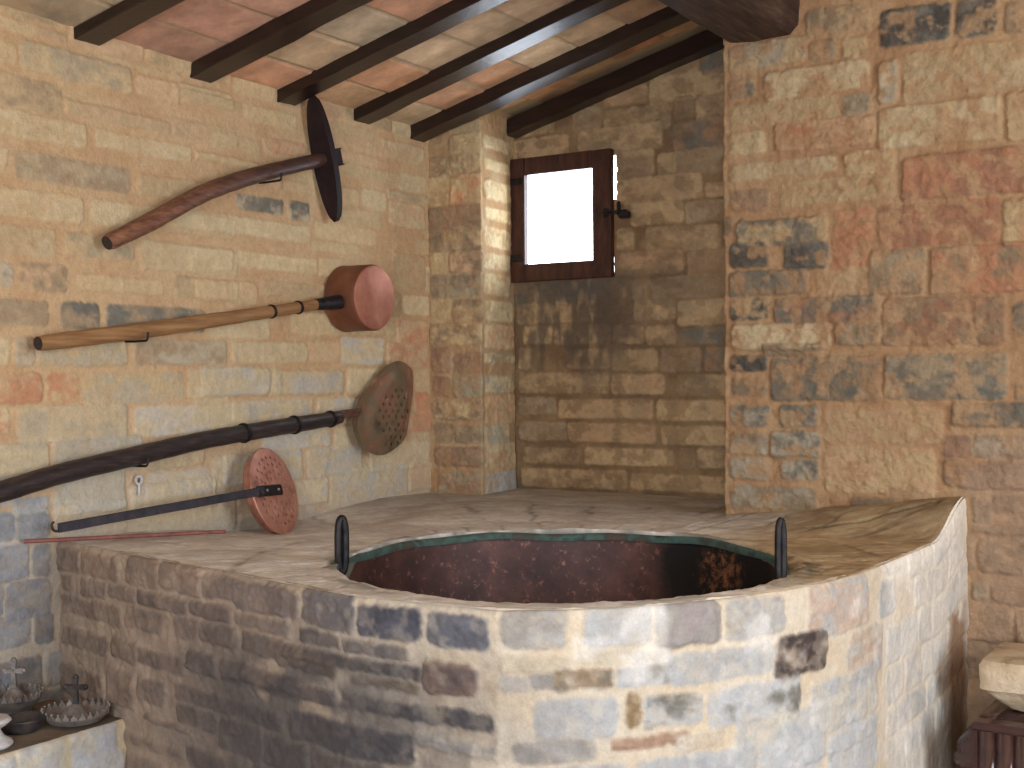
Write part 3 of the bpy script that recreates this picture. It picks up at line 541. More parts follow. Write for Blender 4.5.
# worn joints of the paving bricks, radiating from the opening
ph = TH * 17 / (2 * math.pi) * 2.2 + (wear - .5) * .5; jo = np.exp(-((ph - np.round(ph)) / .045) ** 2); jr = np.exp(-((RR - CR - .27 + (wear - .5) * .05) / .012) ** 2)
jj = np.clip(np.maximum(jo * sstep(.03, .06, RR - CR), jr) * sstep(.42, .6, fbm(X * 3, Y * 3, 107)), 0, 1); Z = Z - jj * .004 * inside
ctop = ctop * (1 - .22 * jj[..., None])
ctop = ctop * (1 - back[..., None] * .12)
grime = np.maximum(np.exp(-((RR - CR) / .05) ** 2) * sstep(.4, .6, fbm(TH * 6, RR * 20, 109)) * .5, (Z < HT - .015) * (RR < CR + .04) * .8)[..., None]
ctop = ctop * (1 - grime) + np.array((82, 84, 72.)) * grime
grs = (np.exp(-(((X + 1.17) / .10) ** 2 + ((Y - 3.35) / .14) ** 2)) * .7 * sstep(.35, .6, fbm(X * 20, Y * 12, 110)))[..., None]
ctop = ctop * (1 - grs) + np.array((60, 50, 38.)) * grs
lip = sstep(.93, 1.0, TT)[..., None] * (sstep(-1.7, -1.5, X) * (Y < 4.3) * (X > -1.6))[..., None]; ctop = ctop * (1 - lip) + np.array((216, 198, 166.)) * lip
# hairline crack running across the right-hand slope
a_ = np.array((-1.42, 4.12)); b_ = np.array((-1.04, 4.36)); ab = b_ - a_; tt_ = ((X - a_[0]) * ab[0] + (Y - a_[1]) * ab[1]) / (ab @ ab)
dist = np.abs((X - a_[0]) * ab[1] - (Y - a_[1]) * ab[0]) / np.linalg.norm(ab) + (fine - .5) * .012
ck = np.exp(-(dist / .005) ** 2) * (tt_ > 0) * (tt_ < 1); Z = Z - ck * .014; ctop = ctop * (1 - .6 * ck[..., None])
top = link('top_slab', grid_mesh('top_slab', np.stack([X, Y, Z], -1), lin(np.clip(ctop, 0, 255))), M_TOP, hearth)
top['label'] = 'worn grey-brown mortar top of the furnace'

# ------------------------------------------------------------------ cauldron
def lathe(bm, c, prof, n=48, axis_=(0, 0, 1), closed=False):
    ax = Vector(axis_).normalized(); s = ax.orthogonal().normalized(); t = ax.cross(s); c = Vector(c); rings = []
    for (r, z) in prof:
        if r < 1e-5: rings.append([bm.verts.new(c + ax * z)])
        else: rings.append([bm.verts.new(c + ax * z + (s * math.cos(a) + t * math.sin(a)) * r) for a in [2 * math.pi * k / n for k in range(n)]])
    pairs = list(zip(rings, rings[1:])) + ([(rings[-1], rings[0])] if closed else [])
    for a, b in pairs:
        for k in range(n):
            k2 = (k + 1) % n
            if len(a) == 1 and len(b) == 1: continue
            if len(a) == 1: bm.faces.new((a[0], b[k], b[k2]))
            elif len(b) == 1: bm.faces.new((a[k], a[k2], b[0]))
            else: bm.faces.new((a[k], a[k2], b[k2], b[k]))
def tube(bm, pts, rad, n=12, cap=True):
    pts = [Vector(p) for p in pts]; rad = rad if isinstance(rad, (list, tuple)) else [rad] * len(pts); rings = []; ref = None
    for k, p in enumerate(pts):
        t = (pts[min(k + 1, len(pts) - 1)] - pts[max(k - 1, 0)]).normalized()
        if ref is None: ref = t.orthogonal().normalized()
        s = (ref - t * ref.dot(t)).normalized(); ref = s; u = t.cross(s)
        rings.append([bm.verts.new(p + (s * math.cos(a) + u * math.sin(a)) * rad[k]) for a in [2 * math.pi * i / n for i in range(n)]])
    for r0_, r1_ in zip(rings, rings[1:]):
        for i in range(n): bm.faces.new((r0_[i], r0_[(i + 1) % n], r1_[(i + 1) % n], r1_[i]))
    if cap: bm.faces.new(rings[0]); bm.faces.new(rings[-1][::-1])
def spline(pts, n=40):
    pts = [np.array(p, float) for p in pts]; P_ = [2 * pts[0] - pts[1]] + pts + [2 * pts[-1] - pts[-2]]; out = []
    for k in range(len(pts) - 1):
        a, b, c, d = P_[k:k + 4]
        for t_ in np.linspace(0, 1, max(2, n // (len(pts) - 1)), endpoint=False):
            out.append(.5 * (2 * b + (c - a) * t_ + (2 * a - 5 * b + 4 * c - d) * t_ ** 2 + (3 * b - 3 * c + d - a) * t_ ** 3))
    out.append(pts[-1]); return out
caul = empty('copper_cauldron', (CC[0], CC[1], HT - .62), 'large round dark copper cauldron with green rim sunk into the furnace top', 'cauldron')
m, nt, b = new_mat('aged_cauldron_copper')
tc = nt.nodes.new('ShaderNodeTexCoord')
def nz(scale, det=5, ro=.65):
    n = nt.nodes.new('ShaderNodeTexNoise'); n.inputs['Scale'].default_value = scale; n.inputs['Detail'].default_value = det; n.inputs['Roughness'].default_value = ro; nt.links.new(tc.outputs['Object'], n.inputs['Vector']); return n
def ramp(src, stops):
    r = nt.nodes.new('ShaderNodeValToRGB'); e = r.color_ramp.elements
    while len(e) < len(stops): e.new(.5)
    for k, (p, c) in enumerate(stops): e[k].position = p; e[k].color = (*lin(c), 1)
    nt.links.new(src, r.inputs[0]); return r
def mixc(f, a, b_):
    x = nt.nodes.new('ShaderNodeMix'); x.data_type = 'RGBA'; nt.links.new(f, x.inputs[0])
    for s_, v in ((6, a), (7, b_)):
        if isinstance(v, tuple): x.inputs[s_].default_value = (*lin(v), 1)
        else: nt.links.new(v, x.inputs[s_])
    return x.outputs[2]
def blob(cx, cy, cz, r, soft, nscale, namp):
    sb = nt.nodes.new('ShaderNodeVectorMath'); sb.operation = 'DISTANCE'; nt.links.new(tc.outputs['Object'], sb.inputs[0]); sb.inputs[1].default_value = (cx, cy, cz)
    n = nz(nscale); ad = nt.nodes.new('ShaderNodeMath'); ad.operation = 'MULTIPLY_ADD'; nt.links.new(n.outputs['Fac'], ad.inputs[0]); ad.inputs[1].default_value = namp; nt.links.new(sb.outputs['Value'], ad.inputs[2])
    mr = nt.nodes.new('ShaderNodeMapRange'); nt.links.new(ad.outputs[0], mr.inputs[0]); mr.inputs[1].default_value = r + namp / 2 + soft; mr.inputs[2].default_value = r + namp / 2 - soft; return mr.outputs[0]
base = ramp(nz(7).outputs['Fac'], [(.28, (50, 34, 30)), (.5, (74, 48, 42)), (.7, (98, 64, 56))])
sp = ramp(nz(34, 6, .75).outputs['Fac'], [(.57, (0, 0, 0)), (.70, (255, 255, 255))])
c1 = mixc(sp.outputs[0], base.outputs[0], (150, 100, 84))
E_BLOBS = dict(m=m, nt=nt, b=b, c1=c1)
prof = [(.656, -.012), (.650, -.025), (.646, -.04), (.638, -.12), (.615, -.22), (.56, -.34), (.46, -.46), (.30, -.55), (.12, -.585), (0, -.59)]
# patina: black patch and rust bloom on the right-hand inner wall (measured on the bowl)
def bowl_hit(x, y):
    r = ray(x, y); best = None
    for t_ in np.linspace(2, 6, 4000):
        p = CAM + r * t_; z = p[2] - HT; rad = math.hypot(p[0] - CC[0], p[1] - CC[1])
        if z < -.01:
            rr_ = np.interp(-z, [-p_[1] for p_ in prof], [p_[0] for p_ in prof])
            if rad > rr_ and best: return p
            if rad < rr_: best = True
    return p
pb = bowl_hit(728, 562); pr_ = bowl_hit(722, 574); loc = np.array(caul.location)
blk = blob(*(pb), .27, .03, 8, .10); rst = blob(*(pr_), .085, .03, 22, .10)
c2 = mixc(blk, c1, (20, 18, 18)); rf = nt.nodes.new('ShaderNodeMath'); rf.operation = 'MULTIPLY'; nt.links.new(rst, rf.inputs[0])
s2 = ramp(nz(30, 7, .75).outputs['Fac'], [(.46, (0, 0, 0)), (.62, (255, 255, 255))]); nt.links.new(s2.outputs[0], rf.inputs[1])
c3 = mixc(rf.outputs[0], c2, (150, 98, 66)); nt.links.new(c3, b.inputs['Base Color'])
b.inputs['Metallic'].default_value = .35; b.inputs['Roughness'].default_value = .55; bump(nt, b, 50, .25)
bm = bmesh.new(); lathe(bm, (CC[0], CC[1], HT), prof, 96); bowl = from_bm('bowl', bm, m, caul)
sm = bowl.modifiers.new('thickness', 'SOLIDIFY'); sm.thickness = .006; sm.offset = 1
bm = bmesh.new(); lathe(bm, (CC[0], CC[1], HT), [(.641, -.026), (.640, -.016), (.643, -.008), (.650, -.003), (.668, -.005), (.668, -.018), (.655, -.026)], 96, closed=True)
for v in bm.verts:
    a = math.atan2(v.co.y - CC[1], v.co.x - CC[0]); v.co.z += .004 * math.sin(5 * a + 1) + .003 * math.sin(11 * a) - .012 * float(sstep(-.1, -.8, np.array(math.sin(a - .56))))
rim = from_bm('rim', bm, M_GREEN, caul); rim['label'] = 'green verdigris rim'
def loop_handle(px, pyb, pyt, wpx, lab):
    base_ = at(px, pyb, 2, HT); dist_ = (base_ - CAM) @ FW; h = (pyb - pyt) * dist_ / F; w = wpx * dist_ / F
    s = Vector((RT[0], RT[1], 0)).normalized(); s = (s + Vector((FW[0], FW[1], 0)) * .6).normalized(); w = w / .86
    pts = []
    for k in range(28):
        a = 2 * math.pi * k / 27 ; z = (.5 - .5 * math.cos(a)) if False else .5 + .5 * math.copysign(min(1, abs(math.sin(a)) ** .55), math.sin(a))
        x = math.cos(a) * (abs(math.cos(a)) ** .1) * (w / 2)
        pts.append(Vector(base_) + s * x + Vector((0, 0, -.03 + (h + .03) * z)))
    bm = bmesh.new(); tube(bm, pts, w * .46, 12, False); bmesh.ops.remove_doubles(bm, verts=bm.verts, dist=.0005)
    o = from_bm('lifting_handle', bm, M_IRON, caul); return o
loop_handle(342, 562, 518, 7, ''); loop_handle(781, 576, 520, 6.5, '')

# ------------------------------------------------------------------ implements on the left wall
def wpt(x, y, off): return at(x, y, 0, XW + off)
def mpx(p): return ((np.array(p) - CAM) @ FW) / F      # metres per pixel there
def handle_mesh(name, px, off, rpx, mat, parent, n=44, seed=0, wobble=.0012):
    pts = spline([wpt(x, y, off) for x, y in px], n); K = len(pts)
    rad = [np.interp(k / (K - 1), np.linspace(0, 1, len(rpx)), rpx) * mpx(pts[k]) + wobble * math.sin(k * 1.7 + seed) * .6 for k in range(K)]
    rad[0] *= .86; rad[-1] *= .9
    bm = bmesh.new(); tube(bm, pts, rad, 16); o = from_bm(name, bm, mat, parent); o.data.materials.append(M_WOOD3)
    for p in o.data.polygons:
        if len(p.vertices) > 8: p.material_index = 1          # dark end grain
    return o, pts, rad
def ring_band(bm, pts, rad, f, w, extra=.004):
    k = int(f * (len(pts) - 1)); p = Vector(pts[k]); t = (Vector(pts[min(k + 1, len(pts) - 1)]) - Vector(pts[k - 1])).normalized(); r = rad[k]
    lathe(bm, p, [(r - .003, -w), (r + extra * .7, -w), (r + extra, 0), (r + extra * .7, w), (r - .003, w)], 20, t, True)

# 1. paddle with bent handle
o1 = wpt(220, 190, .07)
pad = empty('wooden_paddle', o1, 'wooden paddle with bent reddish handle and dark upright blade, topmost on the left wall', 'paddle', 'implements on the left wall')
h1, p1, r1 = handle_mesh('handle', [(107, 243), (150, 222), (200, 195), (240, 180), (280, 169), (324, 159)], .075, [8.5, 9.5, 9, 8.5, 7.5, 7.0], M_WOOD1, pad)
e1 = Vector(p1[-1]) - Vector(p1[-6]); e1.x = 0; e1.normalize(); e3 = Vector((1, 0, 0)); e2 = e3.cross(e1).normalized()
if e2.z < 0: e2 = -e2
cB = Vector(wpt(324, 159.5, .075)); hgt = 63 * mpx(cB) * 1.0; bm = bmesh.new(); lay = []
for z_ in (-.016, .016):
    ring = []
    for k in range(48):
        a = 2 * math.pi * k / 48; y_ = math.sin(a); x_ = math.cos(a)
        ring.append(bm.verts.new(cB + e1 * (z_ + .004) + e2 * (hgt * math.copysign(abs(y_) ** .9, y_)) + e3 * (.053 * math.copysign(abs(x_) ** 1.15, x_) * 1.0)))
    lay.append(ring)
for k in range(48): bm.faces.new((lay[0][k], lay[0][(k + 1) % 48], lay[1][(k + 1) % 48], lay[1][k]))
bm.faces.new(lay[0]); bm.faces.new(lay[1][::-1])
bmesh.ops.bevel(bm, geom=[e for e in bm.edges if len(e.link_faces) == 2 and max(len(f.verts) for f in e.link_faces) > 8], offset=.004, segments=2, affect='EDGES')
from_bm('blade', bm, M_BLADE, pad)
bm = bmesh.new(); r = bmesh.ops.create_cube(bm, size=1)
for v in r['verts']: v.co = cB + e1 * (.040 + v.co.x * .050) + e2 * (v.co.y * .070) + e3 * (.018 + v.co.z * .05)
bmesh.ops.bevel(bm, geom=bm.edges[:], offset=.006, segments=2, affect='EDGES'); from_bm('wedge', bm, M_BLADE, pad)

# 2. copper ladle pot
cb = Vector(at(375.5, 297.5, 0, XW + .175)); Rp = 33.2 * mpx(cb)
pot = empty('copper_ladle', wpt(200, 322, .06), 'copper ladle with deep round pot and long honey-coloured wooden handle on the left wall', 'ladle', 'implements on the left wall')
bm = bmesh.new(); dep = .158
lathe(bm, cb, [(0, 0), (Rp * .90, 0), (Rp * .965, -.004), (Rp, -.014), (Rp * 1.0, -dep * .5), (Rp * 1.005, -dep + .006), (Rp * 1.02, -dep), (Rp * .985, -dep), (Rp * .97, -.016), (Rp * .9, -.006), (0, -.006)], 72, (1, 0, 0))
for v in bm.verts:
    if (v.co - cb).length < Rp * .92: v.co.x += .0035 * (fbm(np.array([v.co.y * 14]), np.array([v.co.z * 14]), 5)[0] - .5)
bpot = from_bm('pot', bm, M_COPPER, pot)
bpot.data.materials.append(M_COPDARK)
for p in bpot.data.polygons:
    if abs(p.normal.x) < .5: p.material_index = 1  # browner copper on the pot's side than on its base
h2, p2, r2 = handle_mesh('handle', [(38, 343.5), (100, 336), (150, 329.5), (205, 321.5), (255, 314), (324, 303.5)], .065, [8.0, 8.2, 8.0, 7.2, 6.3, 5.2], M_WOOD2, pot, seed=2)
for f in (.855, .928): bm = bmesh.new(); ring_band(bm, p2, r2, f, .006, .005); from_bm('iron_band', bm, M_IRON, pot)
bm = bmesh.new(); s0 = Vector(wpt(316, 304.6, .065)); s1 = Vector(wpt(340, 302, .098)); tube(bm, [s0, s0.lerp(s1, .35), s0.lerp(s1, .7), s1], [.023, .026, .03, .03], 16); from_bm('socket', bm, M_IRON, pot)

# 3. big brass skimmer
sk = empty('brass_skimmer', wpt(150, 454, .07), 'large perforated tarnished skimmer with long blackened wooden handle, below the copper ladle', 'skimmer', 'implements on the left wall')
h3, p3, r3 = handle_mesh('handle', [(-60, 507), (0, 492), (60, 474), (140, 455), (200, 441), (250, 432), (300, 424), (340, 417.5)], .07, [11.5, 11, 10.5, 10, 9, 8.5, 8, 6.8], M_WOOD3, sk, 60, 4)
for f in (.70, .845, .965): bm = bmesh.new(); ring_band(bm, p3, r3, f, .008, .006); from_bm('iron_band', bm, M_IRON, sk)
bm = bmesh.new(); bar(bm, wpt(334, 415.5, .075), wpt(369, 411, .095), .034, .008, (1, 0, 0), 6, .0005, 1, .003); from_bm('neck', bm, M_RUST, sk)
def perforated(name, fcen, outline, bulge, holes, hr, mat, parent, thick=.004, nr=46, nt_=220, skirt=.04):
    """outline: ring of 3D points round centre; holes given in (angle-free) plane coordinates"""
    c = Vector(fcen); O = [Vector(p) for p in outline]; n = Vector((0, 0, 0))
    for a, b_ in zip(O, O[1:] + O[:1]): n += (a - c).cross(b_ - c)
    n.normalize()
    if n.x < 0: n = -n
    per = len(O); V = []; bm = bmesh.new(); rows = []
    for i in range(1, nr + 1):
        f = i / nr; row = []
        for k in range(nt_):
            t = k / nt_ * per; a = O[int(t) % per]; b_ = O[(int(t) + 1) % per]; rf = f / .92 if f < .92 else 1 - (f - .92) / .08 * .09; p = c.lerp(a.lerp(b_, t - int(t)), rf); p = p + n * (bulge(rf) if f < .92 else bulge(1) - skirt * (f - .92) / .08); row.append(bm.verts.new(p))
        rows.append(row)
    H_ = [Vector(h) for h in holes]
    def ok(vs):
        m_ = sum((v.co for v in vs), Vector()) / len(vs)
        return all((m_ - h - n * (m_ - h).dot(n)).length > hr for h in H_)
    cv = bm.verts.new(c + n * bulge(0))
    for k in range(nt_):
        bm.faces.new((cv, rows[0][k], rows[0][(k + 1) % nt_]))
        for a, b_ in zip(rows, rows[1:]):
            q_ = (a[k], a[(k + 1) % nt_], b_[(k + 1) % nt_], b_[k])
            if ok(q_): bm.faces.new(q_)
    o = from_bm(name, bm, mat, parent); m_ = o.modifiers.new('thickness', 'SOLIDIFY'); m_.thickness = thick; m_.offset = 0
    return o, n
opx = [(382, 376), (391, 365), (399, 361), (408, 365), (413, 372), (413.5, 391), (410, 416), (406, 437), (396, 448), (385, 454.5), (374, 454), (365, 446), (360, 434), (358.5, 421), (363, 411), (365, 402), (374, 387)]
c3_ = wpt(388, 408, .085)
def tiltoff(x): return .085 - (x - 388) / 51 * .03
ol = [tuple(v) for v in spline([wpt(x, y, tiltoff(x)) for x, y in opx] + [wpt(*opx[0], tiltoff(opx[0][0]))], 110)[:-1]]
hl = []
rnd = random.Random(2)
for row in range(10):
    y = 384 + row * 6.6
    for colk in range(6):
        x = 377 + colk * 6.2 + (row % 2) * 3.1 + rnd.uniform(-.7, .7); yy = y + rnd.uniform(-.8, .8)
        if ((x - 391) / 19) ** 2 + ((yy - 413) / 36) ** 2 < .92 and (x - 362) * .8 + (yy - 402) * 1.0 > 12 - 0 * x and (x - 365) * 26 + (yy - 402) * 17 > 90: hl.append(wpt(x, yy, tiltoff(x)))
perforated('perforated_plate', c3_, ol, lambda f: .018 * (1 - sstep(.55, .88, f)) - .004, hl, .0080, M_BRASS, sk, .004, 60, 300)

# 4. copper skimmer leaning on the furnace
cs = empty('copper_skimmer', wpt(160, 509, .05), 'round pinkish copper skimmer with flat dark iron handle, standing on the furnace top', 'skimmer', 'implements on the left wall')
v_ = ray(274.5, 491); v_ = v_ / np.linalg.norm(v_); r_a = RT - v_ * (RT @ v_); r_a /= np.linalg.norm(r_a); u_a = np.cross(r_a, v_)
nn = .885 * (math.cos(.30) * r_a + math.sin(.30) * u_a) - .465 * v_; nn /= np.linalg.norm(nn)     # leans back on its rim
sd = np.cross((0, 0, 1), nn); sd /= np.linalg.norm(sd); upv = np.cross(nn, sd)
cen = np.array(at(274.5, 491, 0, XW + .14)); Ra = 44 * mpx(cen); q_ = cen - upv * Ra
ol = [tuple(cen + upv * math.cos(a) * Ra + sd * math.sin(a) * Ra) for a in np.linspace(0, 2 * math.pi, 90, endpoint=False)]
hl = []
for rr_, nn_ in ((.30, 9), (.46, 14), (.62, 19), (.78, 24)):
    for k in range(nn_):
        a = 2 * math.pi * (k + rr_) / nn_; hl.append(cen + upv * math.cos(a) * Ra * rr_ + sd * math.sin(a) * Ra * rr_)
perforated('perforated_plate', cen, ol, lambda f: .012 * (1 - f * f), hl, .0066, M_COPSKIM, cs, .004, 60, 300)
bm = bmesh.new(); tube(bm, [Vector(cen + (upv * math.cos(a) + sd * math.sin(a)) * Ra - nn * .002) for a in np.linspace(0, 2 * math.pi, 80)], .004, 8, False); bmesh.ops.remove_doubles(bm, verts=bm.verts, dist=.0004); from_bm('rolled_edge', bm, M_COPSKIM, cs)
e_l = (Vector(wpt(0, 0, 0)) * 0 + Vector(wpt(58, 528, .10)) - Vector(cen)); e_l = e_l - Vector(nn) * e_l.dot(Vector(nn)); e_l.normalize()
hE = Vector(cen) + e_l * Ra * .92 + Vector(nn) * .020; hA = Vector(wpt(58, 528, .10)); hB = Vector(cen) - e_l * .012 + Vector(nn) * .024
bm = bmesh.new(); bar(bm, hA + Vector((0, 0, .015)), hE + (hE - hA).normalized() * .02 + Vector((0, 0, .015)), .009, .031, (0, 0, 1), 10, .0006, 5, .002)
hk = [hA + Vector((0, .012, -.004)), hA + Vector((0, -.004, -.010)), hA + Vector((0, -.018, -.004)), hA + Vector((0, -.024, .012)), hA + Vector((0, -.016, .022))]
tube(bm, spline(hk, 16), .0045, 8); from_bm('handle', bm, M_IRONB, cs)
bm = bmesh.new(); sv = Vector(nn).cross((hB - hE).normalized()); a0 = hE + e_l * .004; bar(bm, a0 + Vector(nn) * .006, hB + Vector(nn) * .004, .042, .014, tuple(nn), 5, .001, 6, .005)
sc_ = from_bm('socket', bm, M_IRON, cs)
for f in (.3, .8):
    bm = bmesh.new(); bmesh.ops.create_uvsphere(bm, u_segments=10, v_segments=6, radius=.006, matrix=Matrix.Translation(a0.lerp(hB, f) + Vector(nn) * .007)); from_bm('rivet', bm, M_PEWTER, sc_)

# 5. thin red rod
ra = Vector(at(226, 531.5, 2, HT + .014)); rb = Vector(at(70, 539.5, 2, HT + .014)); rb.x = max(rb.x, XW + .03); d_ = (rb - ra).normalized(); rc = Vector(at(24, 541.5, 0, XW + .022))
bm = bmesh.new(); tube(bm, [ra, ra.lerp(rc, .3), ra.lerp(rc, .65), rc], [.0065, .007, .007, .0068], 10)
tag(from_bm('iron_rod', bm, M_RED), 'thin reddish iron rod lying along the left end of the furnace top', 'rod')

# hooks carrying the handles, and a small eye pin
def hook(x, y, off, lab, w=.016, h=.03):
    p = Vector(wpt(x, y, off)); pts = [Vector((XW - .005, p.y - .004, p.z)), Vector((XW + .02, p.y, p.z - .001)), p + Vector((.01, 0, 0)), p + Vector((.028, .002, .004)), p + Vector((.032, .004, h))]
    bm = bmesh.new(); tube(bm, spline(pts, 20), .0042, 8)
    tag(from_bm('wall_hook', bm, M_IRON), lab, 'hook', 'nail hooks on the left wall')
hook(275, 181, .085, 'small bent iron hook under the reddish handle of the wooden paddle')
hook(141, 341, .085, 'small bent iron hook under the honey-coloured handle of the copper ladle')
hook(141, 466, .085, 'small bent iron hook under the blackened handle of the brass skimmer')
ep = wpt(139, 480, .02); bm = bmesh.new()
tube(bm, [Vector(ep) + Vector((0, .014 * math.cos(a), .014 * math.sin(a))) for a in np.linspace(0, 2 * math.pi, 17)], .005, 8, False); bmesh.ops.remove_doubles(bm, verts=bm.verts, dist=.0004)
tube(bm, [Vector(ep) + Vector((0, 0, -.013)), Vector(ep) + Vector((0, 0, -.055))], .005, 8); tube(bm, [Vector(ep) + Vector((0, 0, .010)), Vector(ep) + Vector((-.026, 0, .012))], .003, 8)
tag(from_bm('eye_pin', bm, M_CREAM), 'small pale metal eye pin hanging on the left wall below the skimmer handle', 'pin')

# ------------------------------------------------------------------ ledge and church candle crowns
led = empty('masonry_ledge', (XW + .2, 2.0, 0), 'low whitewashed brick ledge along the left wall beside the furnace', 'ledge')
LX = -3.055; ZL = .447
LD = Wall([(LX, .9), (LX, 2.62)], 0, ZL, -1)
LD.crop(0, 620, .19284, [(-200, 790, 90, 900, 'w'), (100, 660, 330, 790, 'w', 'l'), (372, 560, 600, 730, 'w', (186, 190, 196), .5), (-60, 740, 70, 900, 'w'), (380, 745, 640, 900, 'w')])
LD.fill(.1, 1.7, .02, ZL - .02, .125, .3, ['w', 'l'])
def edge_l(U, Z, P):
    k = np.clip((Z - (ZL - .02)) / .02, 0, 1); P[..., 0] -= (1 - np.sqrt(np.clip(1 - k * k, 0, 1))) * .014; return P
LD.build('front_face', M_WASH, (218, 204, 174), axis((0, 1.0, .02), (1.0, 1.72, .006)), axis((0, .25, .02), (.25, ZL, .005)), .005, .006, .008, 121, parent=led, rough=.003, edge=edge_l)
uu, vv_ = np.meshgrid(axis((XW - .01, LX - .012, .012)), axis((.9, 2.64, .012)))
zz = ZL - .001 + (fbm(uu * 8, vv_ * 8, 131) - .5) * .006 * sstep(LX, LX - .05, uu)
cl = np.array((132, 116, 98.)) * (.75 + .5 * fbm(uu * 10, vv_ * 10, 132))[..., None]
link('top_face', grid_mesh('top_face', np.stack([uu, vv_, zz], -1), lin(cl)), M_TOP, led)

def crown(cx, cy, z0, R, lab, matd, matc, ped=0., cz=.1):
    o = empty('candle_crown', (cx, cy, z0), lab, 'candle crown', 'candle crowns on the ledge')
    b0 = z0 + ped
    bm = bmesh.new(); prof_ = [(0, 0), (R * .62, 0), (R * .60, ped * .6 + .001), (R * .80, ped + .004), (R * .97, ped + .022), (R, ped + .026), (R * .965, ped + .026), (R * .80, ped + .012), (R * .62, ped + .010), (R * .40, ped + .026), (R * .2, ped + .046), (R * .10, ped + .054), (0, ped + .055)]
    lathe(bm, (cx, cy, z0), prof_, 48); from_bm('dish', bm, matd, o)
    bm = bmesh.new(); nl = 26
    for k in range(nl):
        a = 2 * math.pi * k / nl; r_ = R * .99; t = Vector((-math.sin(a), math.cos(a), 0)); n = Vector((math.cos(a), math.sin(a), 0)); c = Vector((cx, cy, b0 + .026)) + n * r_
        w = math.pi * R / nl * .82
        vs = [c - t * w, c + t * w, c + t * w * .9 + Vector((0, 0, .008)) + n * .001, c + Vector((0, 0, .0155)) + n * .002, c - t * w * .9 + Vector((0, 0, .008)) + n * .001]
        f = [bm.verts.new(v + n * .001) for v in vs]; g = [bm.verts.new(v - n * .0015) for v in vs]
        bm.faces.new(f); bm.faces.new(g[::-1])
        for i in range(5): bm.faces.new((f[i], g[i], g[(i + 1) % 5], f[(i + 1) % 5]))
        bmesh.ops.create_uvsphere(bm, u_segments=8, v_segments=5, radius=.0042, matrix=Matrix.Translation(c + Vector((0, 0, .017)) + n * .002))
    from_bm('scalloped_rim', bm, matd, o)
    bm = bmesh.new(); zc = b0 + .052; s = Vector((.85, .53, 0)); up = Vector((0, 0, 1)); y_ = Vector((-.53, .85, 0))
    def slab(p0, p1, w0, w1, th=.006):
        p0 = Vector(p0); p1 = Vector(p1); t = (p1 - p0).normalized(); sd_ = t.cross(y_).normalized()
        vs = [p0 + sd_ * w0, p0 - sd_ * w0, p1 - sd_ * w1, p1 + sd_ * w1]; f = [bm.verts.new(v + y_ * th) for v in vs]; g = [bm.verts.new(v - y_ * th) for v in vs]
        bm.faces.new(f); bm.faces.new(g[::-1])
        for i in range(4): bm.faces.new((f[i], g[i], g[(i + 1) % 4], f[(i + 1) % 4]))
    c0_ = Vector((cx, cy, zc)); mid = c0_ + up * cz * .62
    slab(c0_ - up * .006, mid, .010, .005); slab(mid, c0_ + up * cz, .005, .009); slab(mid, mid + s * .030, .005, .009); slab(mid, mid - s * .030, .005, .009)
    for e in (c0_ + up * cz, mid + s * .031, mid - s * .031): bmesh.ops.create_uvsphere(bm, u_segments=10, v_segments=6, radius=.0085, matrix=Matrix.Translation(e))
    from_bm('cross', bm, matc, o); return o
crown(-3.374, 2.445, ZL + .003, .084, 'grey metal candle crown with pale upright cross, farther left of the two on the ledge', M_PEWTER, M_PEWTER, .035, .088)
crown(-3.160, 2.505, ZL + .003, .097, 'grey metal candle crown with darkened cross, at the ledge corner against the furnace', M_PEWTER, M_PEWDARK, .0, .085)
bm = bmesh.new(); lathe(bm, (-3.215, 2.355, ZL + .003), [(0, 0), (.045, 0), (.058, .012), (.066, .036), (.064, .040), (.060, .036), (.052, .014), (.04, .008), (0, .008)], 40)
tag(from_bm('metal_bowl', bm, M_PEWDARK), 'small dark metal bowl on the ledge in front of the candle crowns', 'bowl')
bm = bmesh.new(); lathe(bm, (-3.160, 2.205, ZL + .003), [(0, 0), (.062, 0), (.066, .006), (.062, .014), (.045, .024), (.034, .04), (.032, .05), (.05, .060), (.062, .072), (.056, .080), (.026, .082), (.016, .10), (.014, .15), (.022, .155), (.022, .162), (0, .162)], 44)
tag(from_bm('candlestick', bm, M_CREAM), 'chalky white candlestick foot at the left edge of the photo on the ledge', 'candlestick')

# ------------------------------------------------------------------ stone block on a glazed box, beside the right face
gb_ = empty('glazed_box', (-.62, 4.08, 0), 'glossy brown glazed box with ribbed front standing below the pale stone block', 'box')
def loft(bm, rects, bev=.03, seg=5, jit=0, rnd=None):
    """rounded rectangles (cx,cy,hx,hy,z) stacked into a solid"""
    rings = []
    for (cx, cy, hx, hy, z) in rects:
        ring = []; bv = min(bev, hx * .9, hy * .9)
        for (sx, sy, a0_) in ((1, 1, 0), (-1, 1, 90), (-1, -1, 180), (1, -1, 270)):
            for k in range(seg + 1):
                a = math.radians(a0_ + 90 * k / seg); ring.append(bm.verts.new((cx + sx * (hx - bv) + bv * math.cos(a), cy + sy * (hy - bv) + bv * math.sin(a), z)))
        rings.append(ring)
    n = len(rings[0])
    for a, b_ in zip(rings, rings[1:]):
        for k in range(n): bm.faces.new((a[k], a[(k + 1) % n], b_[(k + 1) % n], b_[k]))
    bm.faces.new(rings[0][::-1]); bm.faces.new(rings[-1])
GX, GY = -.62, 4.10
bm = bmesh.new()
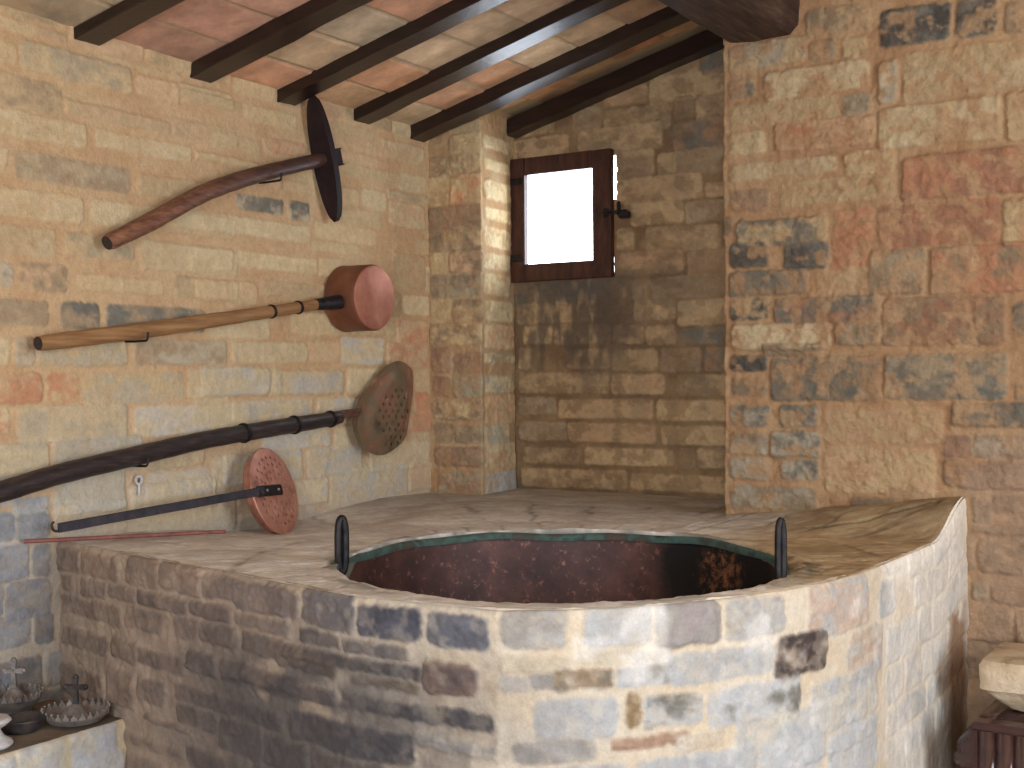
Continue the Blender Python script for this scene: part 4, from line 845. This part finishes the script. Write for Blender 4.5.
loft(bm, [(GX, GY, .235, .21, 0), (GX, GY, .24, .215, .01), (GX, GY, .245, .22, .30), (GX, GY, .262, .237, .312), (GX, GY, .27, .245, .325), (GX, GY, .27, .245, .338), (GX, GY, .258, .233, .352), (GX, GY, .262, .237, .372), (GX, GY, .255, .23, .39), (GX, GY, .215, .19, .435), (GX, GY, .16, .14, .462), (GX, GY, .14, .12, .467)], .05, 6)
from_bm('body', bm, M_GLAZE, gb_)
bm = bmesh.new(); fy = GY - .235
box(bm, -.822, -.40, fy - .035, fy + .03, .440, .466); box(bm, -.822, -.806, fy - .035, fy + .03, .02, .448); box(bm, -.416, -.40, fy - .035, fy + .03, .02, .42); box(bm, -.822, -.40, fy - .02, fy + .03, .0, .03)
bmesh.ops.bevel(bm, geom=bm.edges[:], offset=.006, segments=2, affect='EDGES'); from_bm('front_frame', bm, M_GLAZE, gb_)
bm = bmesh.new(); nx = 160; xs_ = np.linspace(-.807, -.415, nx); rows = []
for z in (.02, .442):
    rows.append([bm.verts.new((x, fy - .012 - .020 * abs(math.sin((x + .807) / .051 * math.pi)) ** .6, z)) for x in xs_])
for k in range(nx - 1): bm.faces.new((rows[0][k], rows[0][k + 1], rows[1][k + 1], rows[1][k]))
rb_ = from_bm('ribbed_panel', bm, M_GLAZE, gb_); sm = rb_.modifiers.new('thickness', 'SOLIDIFY'); sm.thickness = .006
bm = bmesh.new(); lathe(bm, (-.692, fy - .03, .325), [(0, .045), (.016, .043), (.022, .034), (.020, .024), (.010, .016), (.009, 0)], 24, (0, -1, 0)); from_bm('knob', bm, M_GLAZE, gb_)
bm = bmesh.new(); SX, SY = -.578, 4.12
loft(bm, [(SX, SY, .16, .12, .470), (SX, SY, .17, .13, .473), (SX, SY, .232, .163, .522), (SX, SY, .240, .17, .532), (SX, SY, .250, .175, .536), (SX, SY, .252, .177, .575), (SX, SY, .250, .175, .602), (SX, SY, .240, .165, .620), (SX, SY, .20, .13, .626)], .035, 6)
bmesh.ops.subdivide_edges(bm, edges=[e for e in bm.edges if e.calc_length() > .03], cuts=5, use_grid_fill=True)
stn = from_bm('stone_block', bm, M_STONE)
tx = bpy.data.textures.new('stone_roughness', 'CLOUDS'); tx.noise_scale = .05
dm = stn.modifiers.new('roughness', 'DISPLACE'); dm.texture = tx; dm.strength = .010; dm.mid_level = .5
tag(stn, 'pale rough stone block with tapering underside resting on the brown glazed box', 'stone')

# ------------------------------------------------------------------ daylight
w = bpy.data.worlds.new('sky'); S.world = w; w.use_nodes = True; bg = w.node_tree.nodes['Background']
bg.inputs['Color'].default_value = (.82, .92, 1.06, 1); bg.inputs['Strength'].default_value = 12.5
def portal(loc, rot, sx, sy):
    l = bpy.data.lights.new('daylight_portal', 'AREA'); l.shape = 'RECTANGLE'; l.size = sx; l.size_y = sy; l.cycles.is_portal = True
    o = bpy.data.objects.new('daylight_portal', l); COL.objects.link(o); o.location = loc; o.rotation_euler = rot
portal((XS + .32, (DY0 + DY1) / 2, (DB + DZ) / 2), (math.pi / 2, 0, math.pi / 2), DY1 - DY0, DZ - DB)
portal((-2.88, YR + .43, (WZ0 + WZ1) / 2), (-math.pi / 2, 0, 0), 1.15, .66)
portal(((RX0 + RX1) / 2, -1.62, (RZ0 + RZ1) / 2), (math.pi / 2, 0, 0), RX1 - RX0, RZ1 - RZ0)

S.view_settings.view_transform = 'Standard'; S.view_settings.look = 'None'; S.view_settings.gamma = 1; S.view_settings.use_curve_mapping = False
S.view_settings.exposure = 0.16
S.cycles.use_denoising = True
S.cycles.max_bounces = 10; S.cycles.diffuse_bounces = 6
